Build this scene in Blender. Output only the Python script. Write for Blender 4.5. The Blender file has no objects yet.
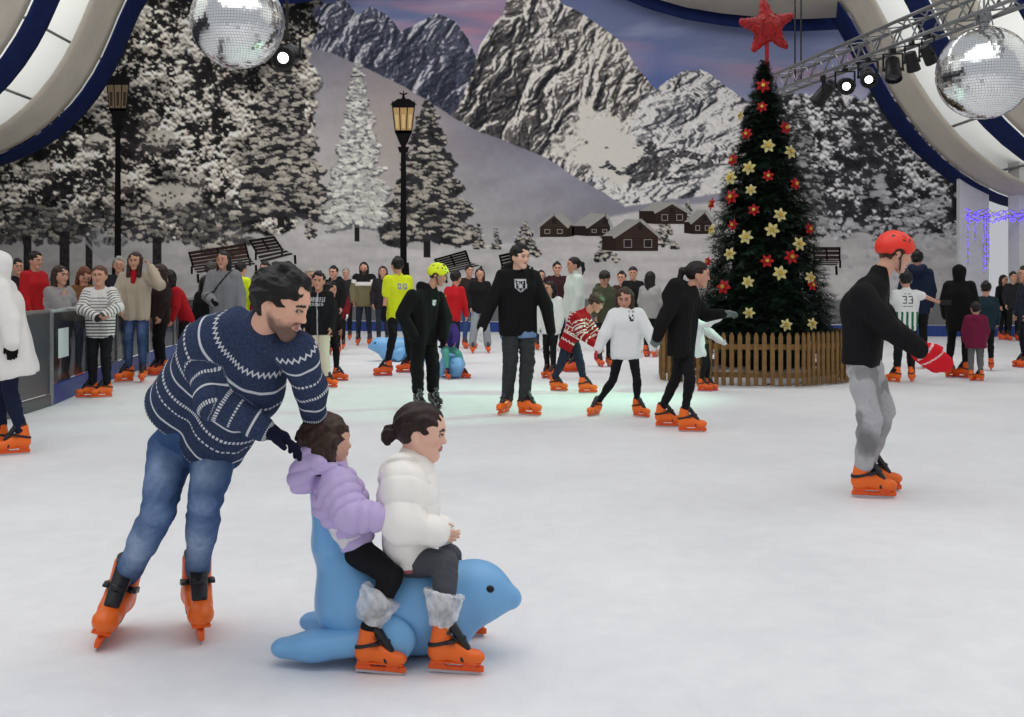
import bpy, math, random
import numpy as np
from mathutils import Matrix, Vector

random.seed(7)
SC = bpy.context.scene
COL = SC.collection
F32 = np.float32
FPX, HZ, CAMZ = 1100.0, 281.0, 1.4          # focal length in pixels, horizon row, eye height


def V(*a):
    return np.array(a, dtype=np.float64)


def P(px, py, Y):
    """the point of the place that the photo shows at (px, py), Y metres away"""
    return V((px - 512.0) / FPX * Y, Y, CAMZ - (py - HZ) / FPX * Y)


def ground_Y(py):
    return FPX * CAMZ / (py - HZ)


def unit(v):
    v = np.asarray(v, float)
    return v / (np.linalg.norm(v) + 1e-12)


def lin(c):
    c = np.asarray(c, float) / 255.0
    return np.where(c <= 0.04045, c / 12.92, ((c + 0.055) / 1.055) ** 2.4)


# ------------------------------------------------------------------ noise
def vnoise(Q, seed=0):
    """value noise in 2-D or 3-D, vectorised, range -1..1"""
    Q = np.asarray(Q, float)
    i = np.floor(Q).astype(np.int64)
    f = Q - i
    f = f * f * (3 - 2 * f)
    d = Q.shape[-1]

    def h(ix):
        n = ix[..., 0] * 374761393 + ix[..., 1] * 668265263 + (seed * 1442695 + 77)
        if d == 3:
            n = n + ix[..., 2] * 2147483647
        n = ((n ^ (n >> 13)) & 0xFFFFFFF) * 1274126177
        n = n & 0x7FFFFFFF
        n = (n ^ (n >> 16)) & 0xFFFF
        return n / 32767.5 - 1.0
    out = 0
    for c in range(2 ** d):
        off = np.array([(c >> k) & 1 for k in range(d)])
        w = 1.0
        for k in range(d):
            w = w * (f[..., k] if off[k] else 1 - f[..., k])
        out = out + w * h(i + off)
    return out


def fbm(Q, octv=4, seed=0, gain=0.5):
    a, s, o = 1.0, 0.0, 0.0
    Q = np.asarray(Q, float)
    for k in range(octv):
        o = o + a * vnoise(Q * (2 ** k) + 17.3 * k, seed + k)
        s += a
        a *= gain
    return o / s


# ------------------------------------------------------------------ implicit shapes
class Prim:
    __slots__ = ('t', 'a', 'b', 'ra', 'rb', 'k', 'op', 'M', 'Mi', 'sc', 'tag', 'n', 'd', 'c0', 'c1')

    def ev(self, Q):
        if self.t == 'plane':
            return Q @ self.n.astype(Q.dtype) - self.d
        if self.t == 'el':
            q = (Q - self.a.astype(Q.dtype)) @ self.Mi.astype(Q.dtype)
            l = np.sqrt((q * q).sum(-1))
            return (l - 1.0) * self.sc
        if self.t == 'box':
            q = np.abs((Q - self.a.astype(Q.dtype)) @ self.Mi.astype(Q.dtype)) - self.b.astype(Q.dtype)
            m = np.maximum(q, 0)
            return np.sqrt((m * m).sum(-1)) + np.minimum(q.max(-1), 0) - self.ra
        # rounded cone, optionally squashed
        if self.Mi is not None:
            Q = (Q - self.a.astype(Q.dtype)) @ self.Mi.astype(Q.dtype)
            a, b = np.zeros(3, Q.dtype), ((self.b - self.a) @ self.Mi).astype(Q.dtype)
        else:
            a, b = self.a.astype(Q.dtype), self.b.astype(Q.dtype)
        ba = b - a
        pa = Q - a
        h = np.clip((pa @ ba) / max(float(ba @ ba), 1e-9), 0, 1)
        r = pa - h[..., None] * ba
        return (np.sqrt((r * r).sum(-1)) - (self.ra + (self.rb - self.ra) * h)) * self.sc

    def tpar(self, Q):
        ba = self.b - self.a
        return np.clip(((Q - self.a) @ ba) / max(float(ba @ ba), 1e-9), 0, 1)


def _base(t, k, op, tag):
    p = Prim()
    p.t, p.k, p.op, p.tag = t, k, op, tag
    p.M = p.Mi = None
    p.sc = 1.0
    p.a = p.b = p.n = None
    p.ra = p.rb = p.d = 0.0
    p.c0 = p.c1 = None
    return p


def rc(a, b, ra, rb=None, k=0.02, op='add', tag=None, sq=None):
    """rounded cone from a to b; sq = (axis, factor) makes it thinner (factor < 1) along that axis"""
    p = _base('rc', k, op, tag)
    p.a, p.b = np.asarray(a, float), np.asarray(b, float)
    p.ra, p.rb = ra, ra if rb is None else rb
    m = max(p.ra, p.rb)
    p.c0, p.c1 = np.minimum(p.a, p.b) - m, np.maximum(p.a, p.b) + m
    if sq:
        ax = unit(sq[0])
        p.Mi = np.eye(3) + np.outer(ax, ax) * (1.0 / sq[1] - 1.0)
        p.sc = min(1.0, sq[1]) ** 0.5
        if sq[1] > 1:
            p.c0 = p.c0 - m * (sq[1] - 1)
            p.c1 = p.c1 + m * (sq[1] - 1)
    return p


def el(c, radii, axes=None, k=0.02, op='add', tag=None):
    """ellipsoid; axes rows = local x, y, z directions"""
    p = _base('el', k, op, tag)
    p.a = np.asarray(c, float)
    A = np.eye(3) if axes is None else np.asarray(axes, float)
    p.Mi = A.T @ np.diag(1.0 / np.asarray(radii, float))
    p.sc = float(min(radii))
    m = max(radii)
    p.c0, p.c1 = p.a - m, p.a + m
    return p


def bx(c, half, axes=None, r=0.005, k=0.005, op='add', tag=None):
    p = _base('box', k, op, tag)
    p.a = np.asarray(c, float)
    A = np.eye(3) if axes is None else np.asarray(axes, float)
    p.Mi = A.T
    p.b = np.maximum(np.asarray(half, float) - r, 1e-4)
    p.ra = r
    m = float(np.linalg.norm(half)) + r
    p.c0, p.c1 = p.a - m, p.a + m
    return p


def plane(pt, n, k=0.004):
    """keep the side that n points away from"""
    p = _base('plane', k, 'cut', None)
    p.n = unit(n)
    p.d = float(np.dot(p.n, pt))
    return p


def smin(a, b, k):
    h = np.clip(0.5 + 0.5 * (b - a) / k, 0, 1)
    return b + (a - b) * h - k * h * (1 - h)


def comb(F, d, p):
    if p.op == 'add':
        return smin(F, d, p.k)
    if p.op == 'sub':
        return -smin(-F, d, p.k)
    return -smin(-F, -d, p.k)


def mesh_sdf(prims, h, disp=None, amp=0.0):
    """polygonise the blend of prims on a grid of step h (surface nets); only blocks near the surface are evaluated"""
    lo = np.min([p.c0 for p in prims if p.c0 is not None and p.op == 'add'], axis=0) - 3 * h - amp
    hi = np.max([p.c1 for p in prims if p.c1 is not None and p.op == 'add'], axis=0) + 3 * h + amp
    B = 8
    nb = np.maximum(np.ceil((hi - lo) / (h * B)).astype(int), 1)
    n = nb * B
    g = np.stack(np.meshgrid(*[np.arange(q) for q in nb], indexing='ij'), -1).reshape(-1, 3)
    ctr = (lo + (g * B + (B - 1) / 2) * h).astype(F32)
    R = h * B * 0.8661
    Fc = np.full(len(ctr), 50.0, F32)
    dist = []
    for p in prims:
        d = p.ev(ctr)
        dist.append(d)
        Fc = comb(Fc, d, p)
    act = np.abs(Fc) < R * 1.5 + amp
    D = np.empty((nb[0], nb[1], nb[2], B, B, B), F32)
    D[...] = np.where(Fc < 0, -1.0, 1.0).astype(F32).reshape(nb[0], nb[1], nb[2], 1, 1, 1)
    ai = np.nonzero(act)[0]
    loc = np.stack(np.meshgrid(*[np.arange(B)] * 3, indexing='ij'), -1).reshape(-1, 3)
    Pt = (lo + (g[ai][:, None, :] * B + loc[None]) * h).astype(F32)
    Fv = np.full(Pt.shape[:2], 50.0, F32)
    for p, d in zip(prims, dist):
        da = d[ai]
        sel = np.nonzero(da < R * 1.6 + p.k * 2 + amp)[0] if p.op != 'cut' else np.nonzero(da > -(R * 1.6 + p.k * 2))[0]
        if len(sel) == 0:
            continue
        Fv[sel] = comb(Fv[sel], p.ev(Pt[sel]).astype(F32), p)
    if disp is not None:
        Fv = Fv - disp(Pt.reshape(-1, 3)).reshape(Fv.shape).astype(F32)
    D.reshape(-1, B * B * B)[ai] = Fv
    D = D.transpose(0, 3, 1, 4, 2, 5).reshape(n)
    S = D < 0
    cnt = np.zeros(n - 1, np.int8)
    for dx in (0, 1):
        for dy in (0, 1):
            for dz in (0, 1):
                cnt += S[dx:n[0] - 1 + dx, dy:n[1] - 1 + dy, dz:n[2] - 1 + dz]
    cells = np.argwhere((cnt > 0) & (cnt < 8))
    idx = np.full(n - 1, -1, np.int32)
    idx[tuple(cells.T)] = np.arange(len(cells))
    acc = np.zeros((len(cells), 3))
    num = np.zeros(len(cells))
    cor = [(a, b, c) for a in (0, 1) for b in (0, 1) for c in (0, 1)]
    vals = {o: D[cells[:, 0] + o[0], cells[:, 1] + o[1], cells[:, 2] + o[2]] for o in cor}
    for o in cor:
        for ax in range(3):
            if o[ax] == 0:
                o2 = tuple(1 if k == ax else o[k] for k in range(3))
                va, vb = vals[o], vals[o2]
                m = (va < 0) != (vb < 0)
                t = np.where(m, va / np.where(np.abs(va - vb) < 1e-9, 1e-9, va - vb), 0)
                q = np.array(o, float)[None] + np.zeros((len(cells), 3))
                q[:, ax] += t
                acc[m] += q[m]
                num[m] += 1
    verts = lo + (cells + acc / np.maximum(num, 1)[:, None]) * h
    quads = []
    for ax in range(3):
        b, c = (ax + 1) % 3, (ax + 2) % 3
        sl0 = [slice(None)] * 3
        sl1 = [slice(None)] * 3
        sl0[ax] = slice(0, n[ax] - 1)
        sl1[ax] = slice(1, n[ax])
        s0, s1 = S[tuple(sl0)], S[tuple(sl1)]
        e = np.argwhere(s0 != s1)
        e = e[(e[:, b] > 0) & (e[:, c] > 0) & (e[:, b] < n[b] - 1) & (e[:, c] < n[c] - 1)]
        if len(e) == 0:
            continue
        q = []
        for (db, dc) in ((0, 0), (1, 0), (1, 1), (0, 1)):
            f = e.copy()
            f[:, b] -= db
            f[:, c] -= dc
            q.append(idx[f[:, 0], f[:, 1], f[:, 2]])
        q = np.stack(q, 1)
        flip = ~s0[e[:, 0], e[:, 1], e[:, 2]]
        q[flip] = q[flip][:, ::-1]
        quads.append(q)
    quads = np.concatenate(quads) if quads else np.zeros((0, 4), int)
    quads = quads[(quads >= 0).all(1)]
    return verts, quads


def bone_of(Q, prims, tags=None):
    """index of the nearest tagged prim for each point, and the parameter along it"""
    use = [p for p in prims if p.tag is not None and p.t == 'rc' and (tags is None or p.tag in tags)]
    d = np.stack([p.ev(Q) for p in use], 0)
    i = d.argmin(0)
    t = np.zeros(len(Q))
    for k, p in enumerate(use):
        m = i == k
        if m.any():
            t[m] = p.tpar(Q[m])
    names = np.array([p.tag for p in use])
    return names[i], t


# ------------------------------------------------------------------ mesh linking
def mesh_data(name, verts, faces, mats, smooth=True, mat_idx=None):
    me = bpy.data.meshes.new(name)
    verts = np.asarray(verts, float)
    if isinstance(faces, np.ndarray):
        nf, w = faces.shape
        me.vertices.add(len(verts))
        me.vertices.foreach_set('co', verts.astype(F32).ravel())
        me.loops.add(nf * w)
        me.loops.foreach_set('vertex_index', faces.astype(np.int32).ravel())
        me.polygons.add(nf)
        me.polygons.foreach_set('loop_start', np.arange(0, nf * w, w, dtype=np.int32))
        me.update(calc_edges=True)
    else:
        me.from_pydata([tuple(v) for v in verts], [], [tuple(int(i) for i in f) for f in faces])
        me.update()
    for m in (mats if isinstance(mats, (list, tuple)) else [mats]):
        me.materials.append(m)
    if mat_idx is not None:
        me.polygons.foreach_set('material_index', np.asarray(mat_idx, np.int32))
    me.polygons.foreach_set('use_smooth', np.full(len(me.polygons), bool(smooth)))
    return me


def set_col(me, col):
    """per-vertex colour of the thing itself (sRGB 0-255 in)"""
    col = np.asarray(col, float)
    if col.ndim == 1:
        col = np.broadcast_to(col, (len(me.vertices), 3))
    a = me.color_attributes.new('Col', 'FLOAT_COLOR', 'POINT')
    c = np.ones((len(me.vertices), 4), F32)
    c[:, :3] = lin(col)
    a.data.foreach_set('color', c.ravel())


def set_float(me, name, arr):
    a = me.attributes.new(name, 'FLOAT', 'POINT')
    a.data.foreach_set('value', np.asarray(arr, F32))


def link(name, me, parent=None, base=None):
    o = bpy.data.objects.new(name, me)
    COL.objects.link(o)
    if parent is not None:
        o.parent = parent
    if base is not None:
        o.location = base
    return o


def part(name, verts, faces, mat, parent=None, col=None, smooth=True, origin=None, mat_idx=None):
    """one mesh object; world coordinates in, kept relative to the parent's base"""
    verts = np.asarray(verts, float)
    org = np.zeros(3)
    if parent is not None:
        org = np.array(parent.get('_b', (0, 0, 0)), float)
    elif origin is not None:
        org = np.asarray(origin, float)
    me = mesh_data(name, verts - org, faces, mat, smooth, mat_idx)
    if col is not None:
        set_col(me, col)
    o = link(name, me, parent)
    if parent is None:
        o.location = org
        o['_b'] = [float(x) for x in org]
    else:
        o['_b'] = [float(x) for x in org]
    return o


def thing(name, label, cat, base=(0, 0, 0), group=None):
    o = bpy.data.objects.new(name, None)
    o.empty_display_size = 0.1
    COL.objects.link(o)
    o.location = [float(x) for x in base]
    o['_b'] = [float(x) for x in base]
    tag(o, label, cat, group)
    return o


def tag(o, label, cat, group=None):
    o['label'] = label
    o['category'] = cat
    if group:
        o['group'] = group
    return o


def struct(o, label=None):
    o['kind'] = 'structure'
    if label:
        o['label'] = label
    return o


class MB:
    """collects boxes, tubes and sheets into one mesh"""

    def __init__(s):
        s.v, s.f, s.m = [], [], []

    def add(s, v, f, m=0):
        b = len(s.v)
        s.v += [tuple(float(q) for q in x) for x in v]
        s.f += [tuple(int(i) + b for i in q) for q in f]
        s.m += [m] * len(f)
        return s

    def box(s, c, half, axes=None, m=0):
        A = np.eye(3) if axes is None else np.asarray(axes, float)
        v = [np.asarray(c, float) + A.T @ (np.array([x, y, z]) * np.asarray(half, float)) for x in (-1, 1) for y in (-1, 1) for z in (-1, 1)]
        f = [(0, 1, 3, 2), (4, 6, 7, 5), (0, 4, 5, 1), (2, 3, 7, 6), (0, 2, 6, 4), (1, 5, 7, 3)]
        return s.add(v, f, m)

    def bar(s, a, b, w, d, up=(0, 0, 1), m=0):
        a, b = np.asarray(a, float), np.asarray(b, float)
        y = unit(b - a)
        x = np.cross(y, up)
        if np.linalg.norm(x) < 1e-4:
            x = np.cross(y, (1, 0, 0))
        x = unit(x)
        z = np.cross(x, y)
        return s.box((a + b) / 2, (w / 2, np.linalg.norm(b - a) / 2, d / 2), np.array([x, y, z]), m)

    def tube(s, pts, r, n=8, m=0, cap=True):
        pts = [np.asarray(p, float) for p in pts]
        rs = r if isinstance(r, (list, tuple, np.ndarray)) else [r] * len(pts)
        v, f = [], []
        prev = None
        for i, p in enumerate(pts):
            t = unit(pts[min(i + 1, len(pts) - 1)] - pts[max(i - 1, 0)])
            x = np.cross(t, (0, 0, 1)) if prev is None else prev - t * np.dot(prev, t)
            if np.linalg.norm(x) < 1e-3:
                x = np.cross(t, (1, 0, 0))
            x = unit(x)
            prev = x
            y = np.cross(t, x)
            for k in range(n):
                a = 2 * math.pi * k / n
                v.append(p + rs[i] * (math.cos(a) * x + math.sin(a) * y))
        for i in range(len(pts) - 1):
            for k in range(n):
                f.append((i * n + k, i * n + (k + 1) % n, (i + 1) * n + (k + 1) % n, (i + 1) * n + k))
        if cap:
            f.append(tuple(range(n))[::-1])
            f.append(tuple((len(pts) - 1) * n + k for k in range(n)))
        return s.add(v, f, m)

    def build(s, name, mat, parent=None, col=None, smooth=False, origin=None):
        return part(name, s.v, s.f, mat, parent, col, smooth, origin, s.m if isinstance(mat, (list, tuple)) else None)


# ------------------------------------------------------------------ materials
def mat_new(name):
    m = bpy.data.materials.new(name)
    m.use_nodes = True
    nt = m.node_tree
    b = nt.nodes['Principled BSDF']
    return m, nt, b


def mat_attr(name, rough=0.85, bump=0.0, bscale=300.0, spec=0.3, sheen=0.0, mott=0.0, mscale=60.0, coat=0.0):
    """material whose colour is the thing's own vertex colour, with procedural weave bump and mottle"""
    m, nt, b = mat_new(name)
    at = nt.nodes.new('ShaderNodeAttribute')
    at.attribute_name = 'Col'
    src = at.outputs['Color']
    geo = nt.nodes.new('ShaderNodeTexCoord')
    if mott:
        nz = nt.nodes.new('ShaderNodeTexNoise')
        nz.inputs['Scale'].default_value = mscale
        nz.inputs['Detail'].default_value = 3
        nt.links.new(geo.outputs['Object'], nz.inputs['Vector'])
        mr = nt.nodes.new('ShaderNodeMapRange')
        mr.inputs['To Min'].default_value = 1 - mott
        mr.inputs['To Max'].default_value = 1 + mott
        nt.links.new(nz.outputs['Fac'], mr.inputs['Value'])
        mx = nt.nodes.new('ShaderNodeVectorMath')
        mx.operation = 'SCALE'
        nt.links.new(src, mx.inputs[0])
        nt.links.new(mr.outputs['Result'], mx.inputs['Scale'])
        src = mx.outputs['Vector']
    nt.links.new(src, b.inputs['Base Color'])
    b.inputs['Roughness'].default_value = rough
    b.inputs['Specular IOR Level'].default_value = spec
    if sheen:
        b.inputs['Sheen Weight'].default_value = sheen
    if coat:
        b.inputs['Coat Weight'].default_value = coat
    if bump:
        nz = nt.nodes.new('ShaderNodeTexNoise')
        nz.inputs['Scale'].default_value = bscale
        nt.links.new(geo.outputs['Object'], nz.inputs['Vector'])
        bp = nt.nodes.new('ShaderNodeBump')
        bp.inputs['Strength'].default_value = bump
        bp.inputs['Distance'].default_value = 0.004
        nt.links.new(nz.outputs['Fac'], bp.inputs['Height'])
        nt.links.new(bp.outputs['Normal'], b.inputs['Normal'])
    return m


def mat_plain(name, col, rough=0.5, metal=0.0, spec=0.5, mott=0.12, mscale=8.0, emit=None, est=0.0, bump=0.0, bscale=60.0):
    m, nt, b = mat_new(name)
    geo = nt.nodes.new('ShaderNodeTexCoord')
    nz = nt.nodes.new('ShaderNodeTexNoise')
    nz.inputs['Scale'].default_value = mscale
    nz.inputs['Detail'].default_value = 4
    nt.links.new(geo.outputs['Object'], nz.inputs['Vector'])
    cr = nt.nodes.new('ShaderNodeValToRGB')
    c = lin(col)
    cr.color_ramp.elements[0].position = 0.3
    cr.color_ramp.elements[1].position = 0.7
    cr.color_ramp.elements[0].color = (*(c * (1 - mott)), 1)
    cr.color_ramp.elements[1].color = (*np.minimum(c * (1 + mott), 1), 1)
    nt.links.new(nz.outputs['Fac'], cr.inputs['Fac'])
    nt.links.new(cr.outputs['Color'], b.inputs['Base Color'])
    b.inputs['Roughness'].default_value = rough
    b.inputs['Metallic'].default_value = metal
    b.inputs['Specular IOR Level'].default_value = spec
    if emit is not None:
        b.inputs['Emission Color'].default_value = (*lin(emit), 1)
        b.inputs['Emission Strength'].default_value = est
    if bump:
        bp = nt.nodes.new('ShaderNodeBump')
        n2 = nt.nodes.new('ShaderNodeTexNoise')
        n2.inputs['Scale'].default_value = bscale
        nt.links.new(geo.outputs['Object'], n2.inputs['Vector'])
        bp.inputs['Strength'].default_value = bump
        bp.inputs['Distance'].default_value = 0.01
        nt.links.new(n2.outputs['Fac'], bp.inputs['Height'])
        nt.links.new(bp.outputs['Normal'], b.inputs['Normal'])
    return m


M_CLOTH = mat_attr('woven_cloth', 0.88, 0.25, 260, 0.2, 0.0, 0.12, 70)
M_KNIT = mat_attr('knitted_wool', 0.95, 0.5, 190, 0.12, 0.0, 0.10, 120)
M_DENIM = mat_attr('denim', 0.9, 0.35, 420, 0.15, 0.0, 0.16, 160)
M_NYLON = mat_attr('quilted_nylon', 0.6, 0.15, 60, 0.35, 0.0, 0.03, 40)
M_SKIN = mat_attr('skin', 0.55, 0.08, 180, 0.35, 0.0, 0.06, 50)
M_SKIN.node_tree.nodes['Principled BSDF'].inputs['Subsurface Weight'].default_value = 0.08
M_SKIN.node_tree.nodes['Principled BSDF'].inputs['Subsurface Radius'].default_value = (0.01, 0.004, 0.002)
M_HAIR = mat_attr('hair', 0.5, 0.4, 150, 0.3, 0.0, 0.25, 90)
M_SHELL = mat_attr('moulded_plastic', 0.4, 0.02, 80, 0.45, 0.0, 0.04, 20)
M_LEAF = mat_attr('dyed_foliage', 0.7, 0.0, 80, 0.25, 0.0, 0.2, 14)
M_PRINT = mat_attr('printed_canvas', 0.9, 0.05, 40, 0.08, 0.0, 0.06, 9)
# ------------------------------------------------------------------ people
class Head:
    def __init__(s, c, f, up, Hh):
        s.c = np.asarray(c, float)
        s.f = unit(f)
        u = np.asarray(up, float)
        s.u = unit(u - s.f * np.dot(u, s.f))
        s.r = np.cross(s.f, s.u)
        s.H = Hh
        s.ax = np.array([s.r, s.f, s.u])

    def L(s, x, y, z):
        return s.c + (x * s.r + y * s.f + z * s.u) * s.H

    def loc(s, Q):
        return ((Q - s.c) @ s.ax.T) / s.H

    def E(s, x, y, z, rx, ry, rz, k=0.03, op='add'):
        return el(s.L(x, y, z), np.array([rx, ry, rz]) * s.H, s.ax, k * s.H * 4, op)

    def C(s, p, q, ra, rb=None, k=0.03, op='add', sq=None):
        return rc(s.L(*p), s.L(*q), ra * s.H, None if rb is None else rb * s.H, k * s.H * 4, op, None, sq)


def head_prims(h, fine=True, child=False, mouth=0.0):
    o = [h.E(0, -0.04, 0.13, 0.325, 0.41, 0.37, 0.04),
         h.C((0, 0.13, -0.05), (0, 0.235, -0.36), 0.245, 0.11, 0.04),
         h.E(0, 0.16, 0.1, 0.27, 0.22, 0.26, 0.04)]
    for q in (-1, 1):
        o.append(h.C((q * 0.2, 0.0, -0.16), (q * 0.06, 0.24, -0.4), 0.1 if not child else 0.12, 0.075, 0.03))
        o.append(h.E(q * 0.15, 0.22, -0.12, 0.125, 0.12, 0.13, 0.025))
        o += [h.E(q * 0.338, -0.035, -0.03, 0.046, 0.08, 0.105, 0.004), h.E(q * 0.335, -0.02, -0.115, 0.035, 0.05, 0.05, 0.008)]
    o.append(h.C((0, 0.355, 0.03), (0, 0.435, -0.125), 0.028, 0.045 if not child else 0.04, 0.012))
    if fine:
        for q in (-1, 1):
            o.append(h.E(q * 0.038, 0.395, -0.135, 0.036, 0.045, 0.03, 0.008))
            o.append(h.C((q * 0.045, 0.345, 0.085), (q * 0.17, 0.29, 0.085), 0.035, 0.03, 0.012))
            o.append(h.E(q * 0.125, 0.385, 0.005, 0.07, 0.05, 0.042, 0.012, 'sub'))
            o.append(h.E(q * 0.122, 0.295, 0.005, 0.068, 0.055, 0.055, 0.003))
        o.append(h.E(0, 0.365, -0.225, 0.085, 0.045, 0.026, 0.006))
        if mouth:
            o.append(h.E(0, 0.385, -0.25, 0.065, 0.05, 0.02 + mouth, 0.004, 'sub'))
        o.append(h.E(0, 0.352, -0.275 - mouth, 0.07, 0.045, 0.028, 0.006))
    return o


def head_colours(h, Q, col, skin, lips=None, brow=None, beard=None, iris=(60, 40, 30), fine=True):
    """features a face has of its own: brows, eyes, lips, stubble"""
    p = h.loc(Q)
    x, y, z = np.abs(p[:, 0]), p[:, 1], p[:, 2]
    skin = np.asarray(skin, float)
    front = y > 0.12
    if beard is not None:
        n = vnoise(Q * 420, 5) * 0.25 + vnoise(Q * 60, 6) * 0.2
        zb = -0.150 + 0.62 * np.clip(0.16 - y, 0, 0.3)
        m = np.clip((zb - z) / 0.13 + n, 0, 1)
        m = m * np.clip((y + 0.02) / 0.05, 0, 1) * np.clip((z + 0.62) / 0.05, 0, 1)
        mo = np.clip(1.6 - 1.6 * np.abs(z + 0.195) / 0.045, 0, 1) * (x < 0.15) * (y > 0.25)
        m = np.maximum(m, mo) * np.clip(1 - ((x / 0.10) ** 2 + ((z + 0.25) / 0.045) ** 2 < 1) * 1.0, 0, 1)
        col = col + (np.asarray(beard, float) - col) * (0.72 * m)[:, None]
    ck = np.clip(1 - (((x - 0.18) / 0.13) ** 2 + ((z + 0.13) / 0.11) ** 2), 0, 1) * front
    col = col + (np.array([205, 120, 108.]) - col) * (0.22 * ck)[:, None]
    if lips is not None:
        m = ((x / (0.085 if beard is None else 0.07)) ** 2 + ((z + 0.25) / (0.05 if beard is None else 0.036)) ** 2 < 1) & (y > 0.3)
        col[m] = lips
    if brow is not None:
        arch = 0.098 - 1.6 * (x - 0.12) ** 2
        m = (np.abs(z - arch) < 0.024 * np.clip(1.3 - x * 2.2, 0.5, 1)) & (x > 0.035) & (x < 0.215) & (y > 0.2)
        col[m] = brow
    e = ((x - 0.122) / 0.068) ** 2 + ((z - 0.004) / 0.028) ** 2
    m = (e < 1) & (y > 0.25)
    if fine:
        col[m] = (188, 174, 164)
        col[m & (((x - 0.122) ** 2 + (z - 0.004) ** 2) < 0.031 ** 2)] = iris
        lid = (e < 1.5) & (e > 0.75) & (z > 0.004) & (y > 0.23)
        col[lid] = np.asarray(brow if brow is not None else (50, 35, 30)) * 0.9
    else:
        col[m] = (70, 55, 50)
    return col


def hand_prims(wr, d, w, n, s, fat=1.0, curl=0.5, rmin=0.0, mitt=False, tag='hand'):
    """palm, four unequal fingers bent at the knuckles and a thumb from the side of the palm; w points to the thumb, n out of the palm"""
    d, w, n = unit(d), unit(w), unit(n)
    r = max(0.0088 * s * fat, rmin)
    o = [rc(wr - d * 0.02 * s, wr + d * 0.03 * s, 0.026 * s * fat, 0.03 * s * fat, 0.012, tag=tag, sq=(n, 0.7)),
         bx(wr + d * 0.055 * s, (0.038 * s * fat, 0.042 * s, 0.013 * s * fat), np.array([w, d, n]), 0.011 * s, 0.012, tag=tag)]
    if mitt:
        o.append(rc(wr + d * 0.06 * s, wr + (d * 0.15 + n * 0.02) * s, 0.045 * s * fat, 0.036 * s * fat, 0.015, tag=tag, sq=(n, 0.55)))
    else:
        for i, (ln, off) in enumerate(((0.070, 0.030), (0.079, 0.0105), (0.073, -0.0095), (0.057, -0.029))):
            a = wr + (d * (0.09 - 0.004 * abs(i - 1)) + w * off) * s
            dd = unit(d + w * off * 2.2)
            c1 = curl * (0.8 + 0.12 * i)
            b = a + (dd * math.cos(c1 * .6) + n * math.sin(c1 * .6)) * ln * .5 * s
            c = b + (dd * math.cos(c1 * 1.4) + n * math.sin(c1 * 1.4)) * ln * .32 * s
            e = c + (dd * math.cos(c1 * 2.1) + n * math.sin(c1 * 2.1)) * ln * .24 * s
            o += [rc(a - dd * .012 * s, b, r, r * .95, 0.004, tag=tag), rc(b, c, r * .95, r * .88, 0.003, tag=tag), rc(c, e, r * .88, r * .75, 0.003, tag=tag)]
    a = wr + (d * 0.022 + w * 0.030) * s
    b = a + (d * 0.032 + w * 0.026 + n * 0.012) * s
    c = b + (d * 0.033 + w * 0.006 + n * 0.012) * s
    o += [rc(a, b, r * 1.35, r * 1.1, 0.008, tag=tag), rc(b, c, r * 1.1, r * .85, 0.004, tag=tag)]
    return o


def wrinkle(seed, amp, f=55.0, stretch=(1, 1, 0.55)):
    g = np.random.RandomState(seed)
    K = g.normal(size=(5, 3)) * f * np.array(stretch)
    ph = g.uniform(0, 6.28, 5)

    def fn(Q):
        Q = Q.astype(np.float64)
        w = np.sin(Q @ K[0] * .5 + ph[0]) * 1.5
        v = 0
        for i in range(1, 5):
            v = v + np.sin(Q @ K[i] + ph[i] + w)
        return amp * v / 3.0
    return fn


# ---- the rental skate: heel-to-toe along +y, blade edge at z = 0
ORANGE, DARK = (236, 104, 22), (24, 24, 28)


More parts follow.
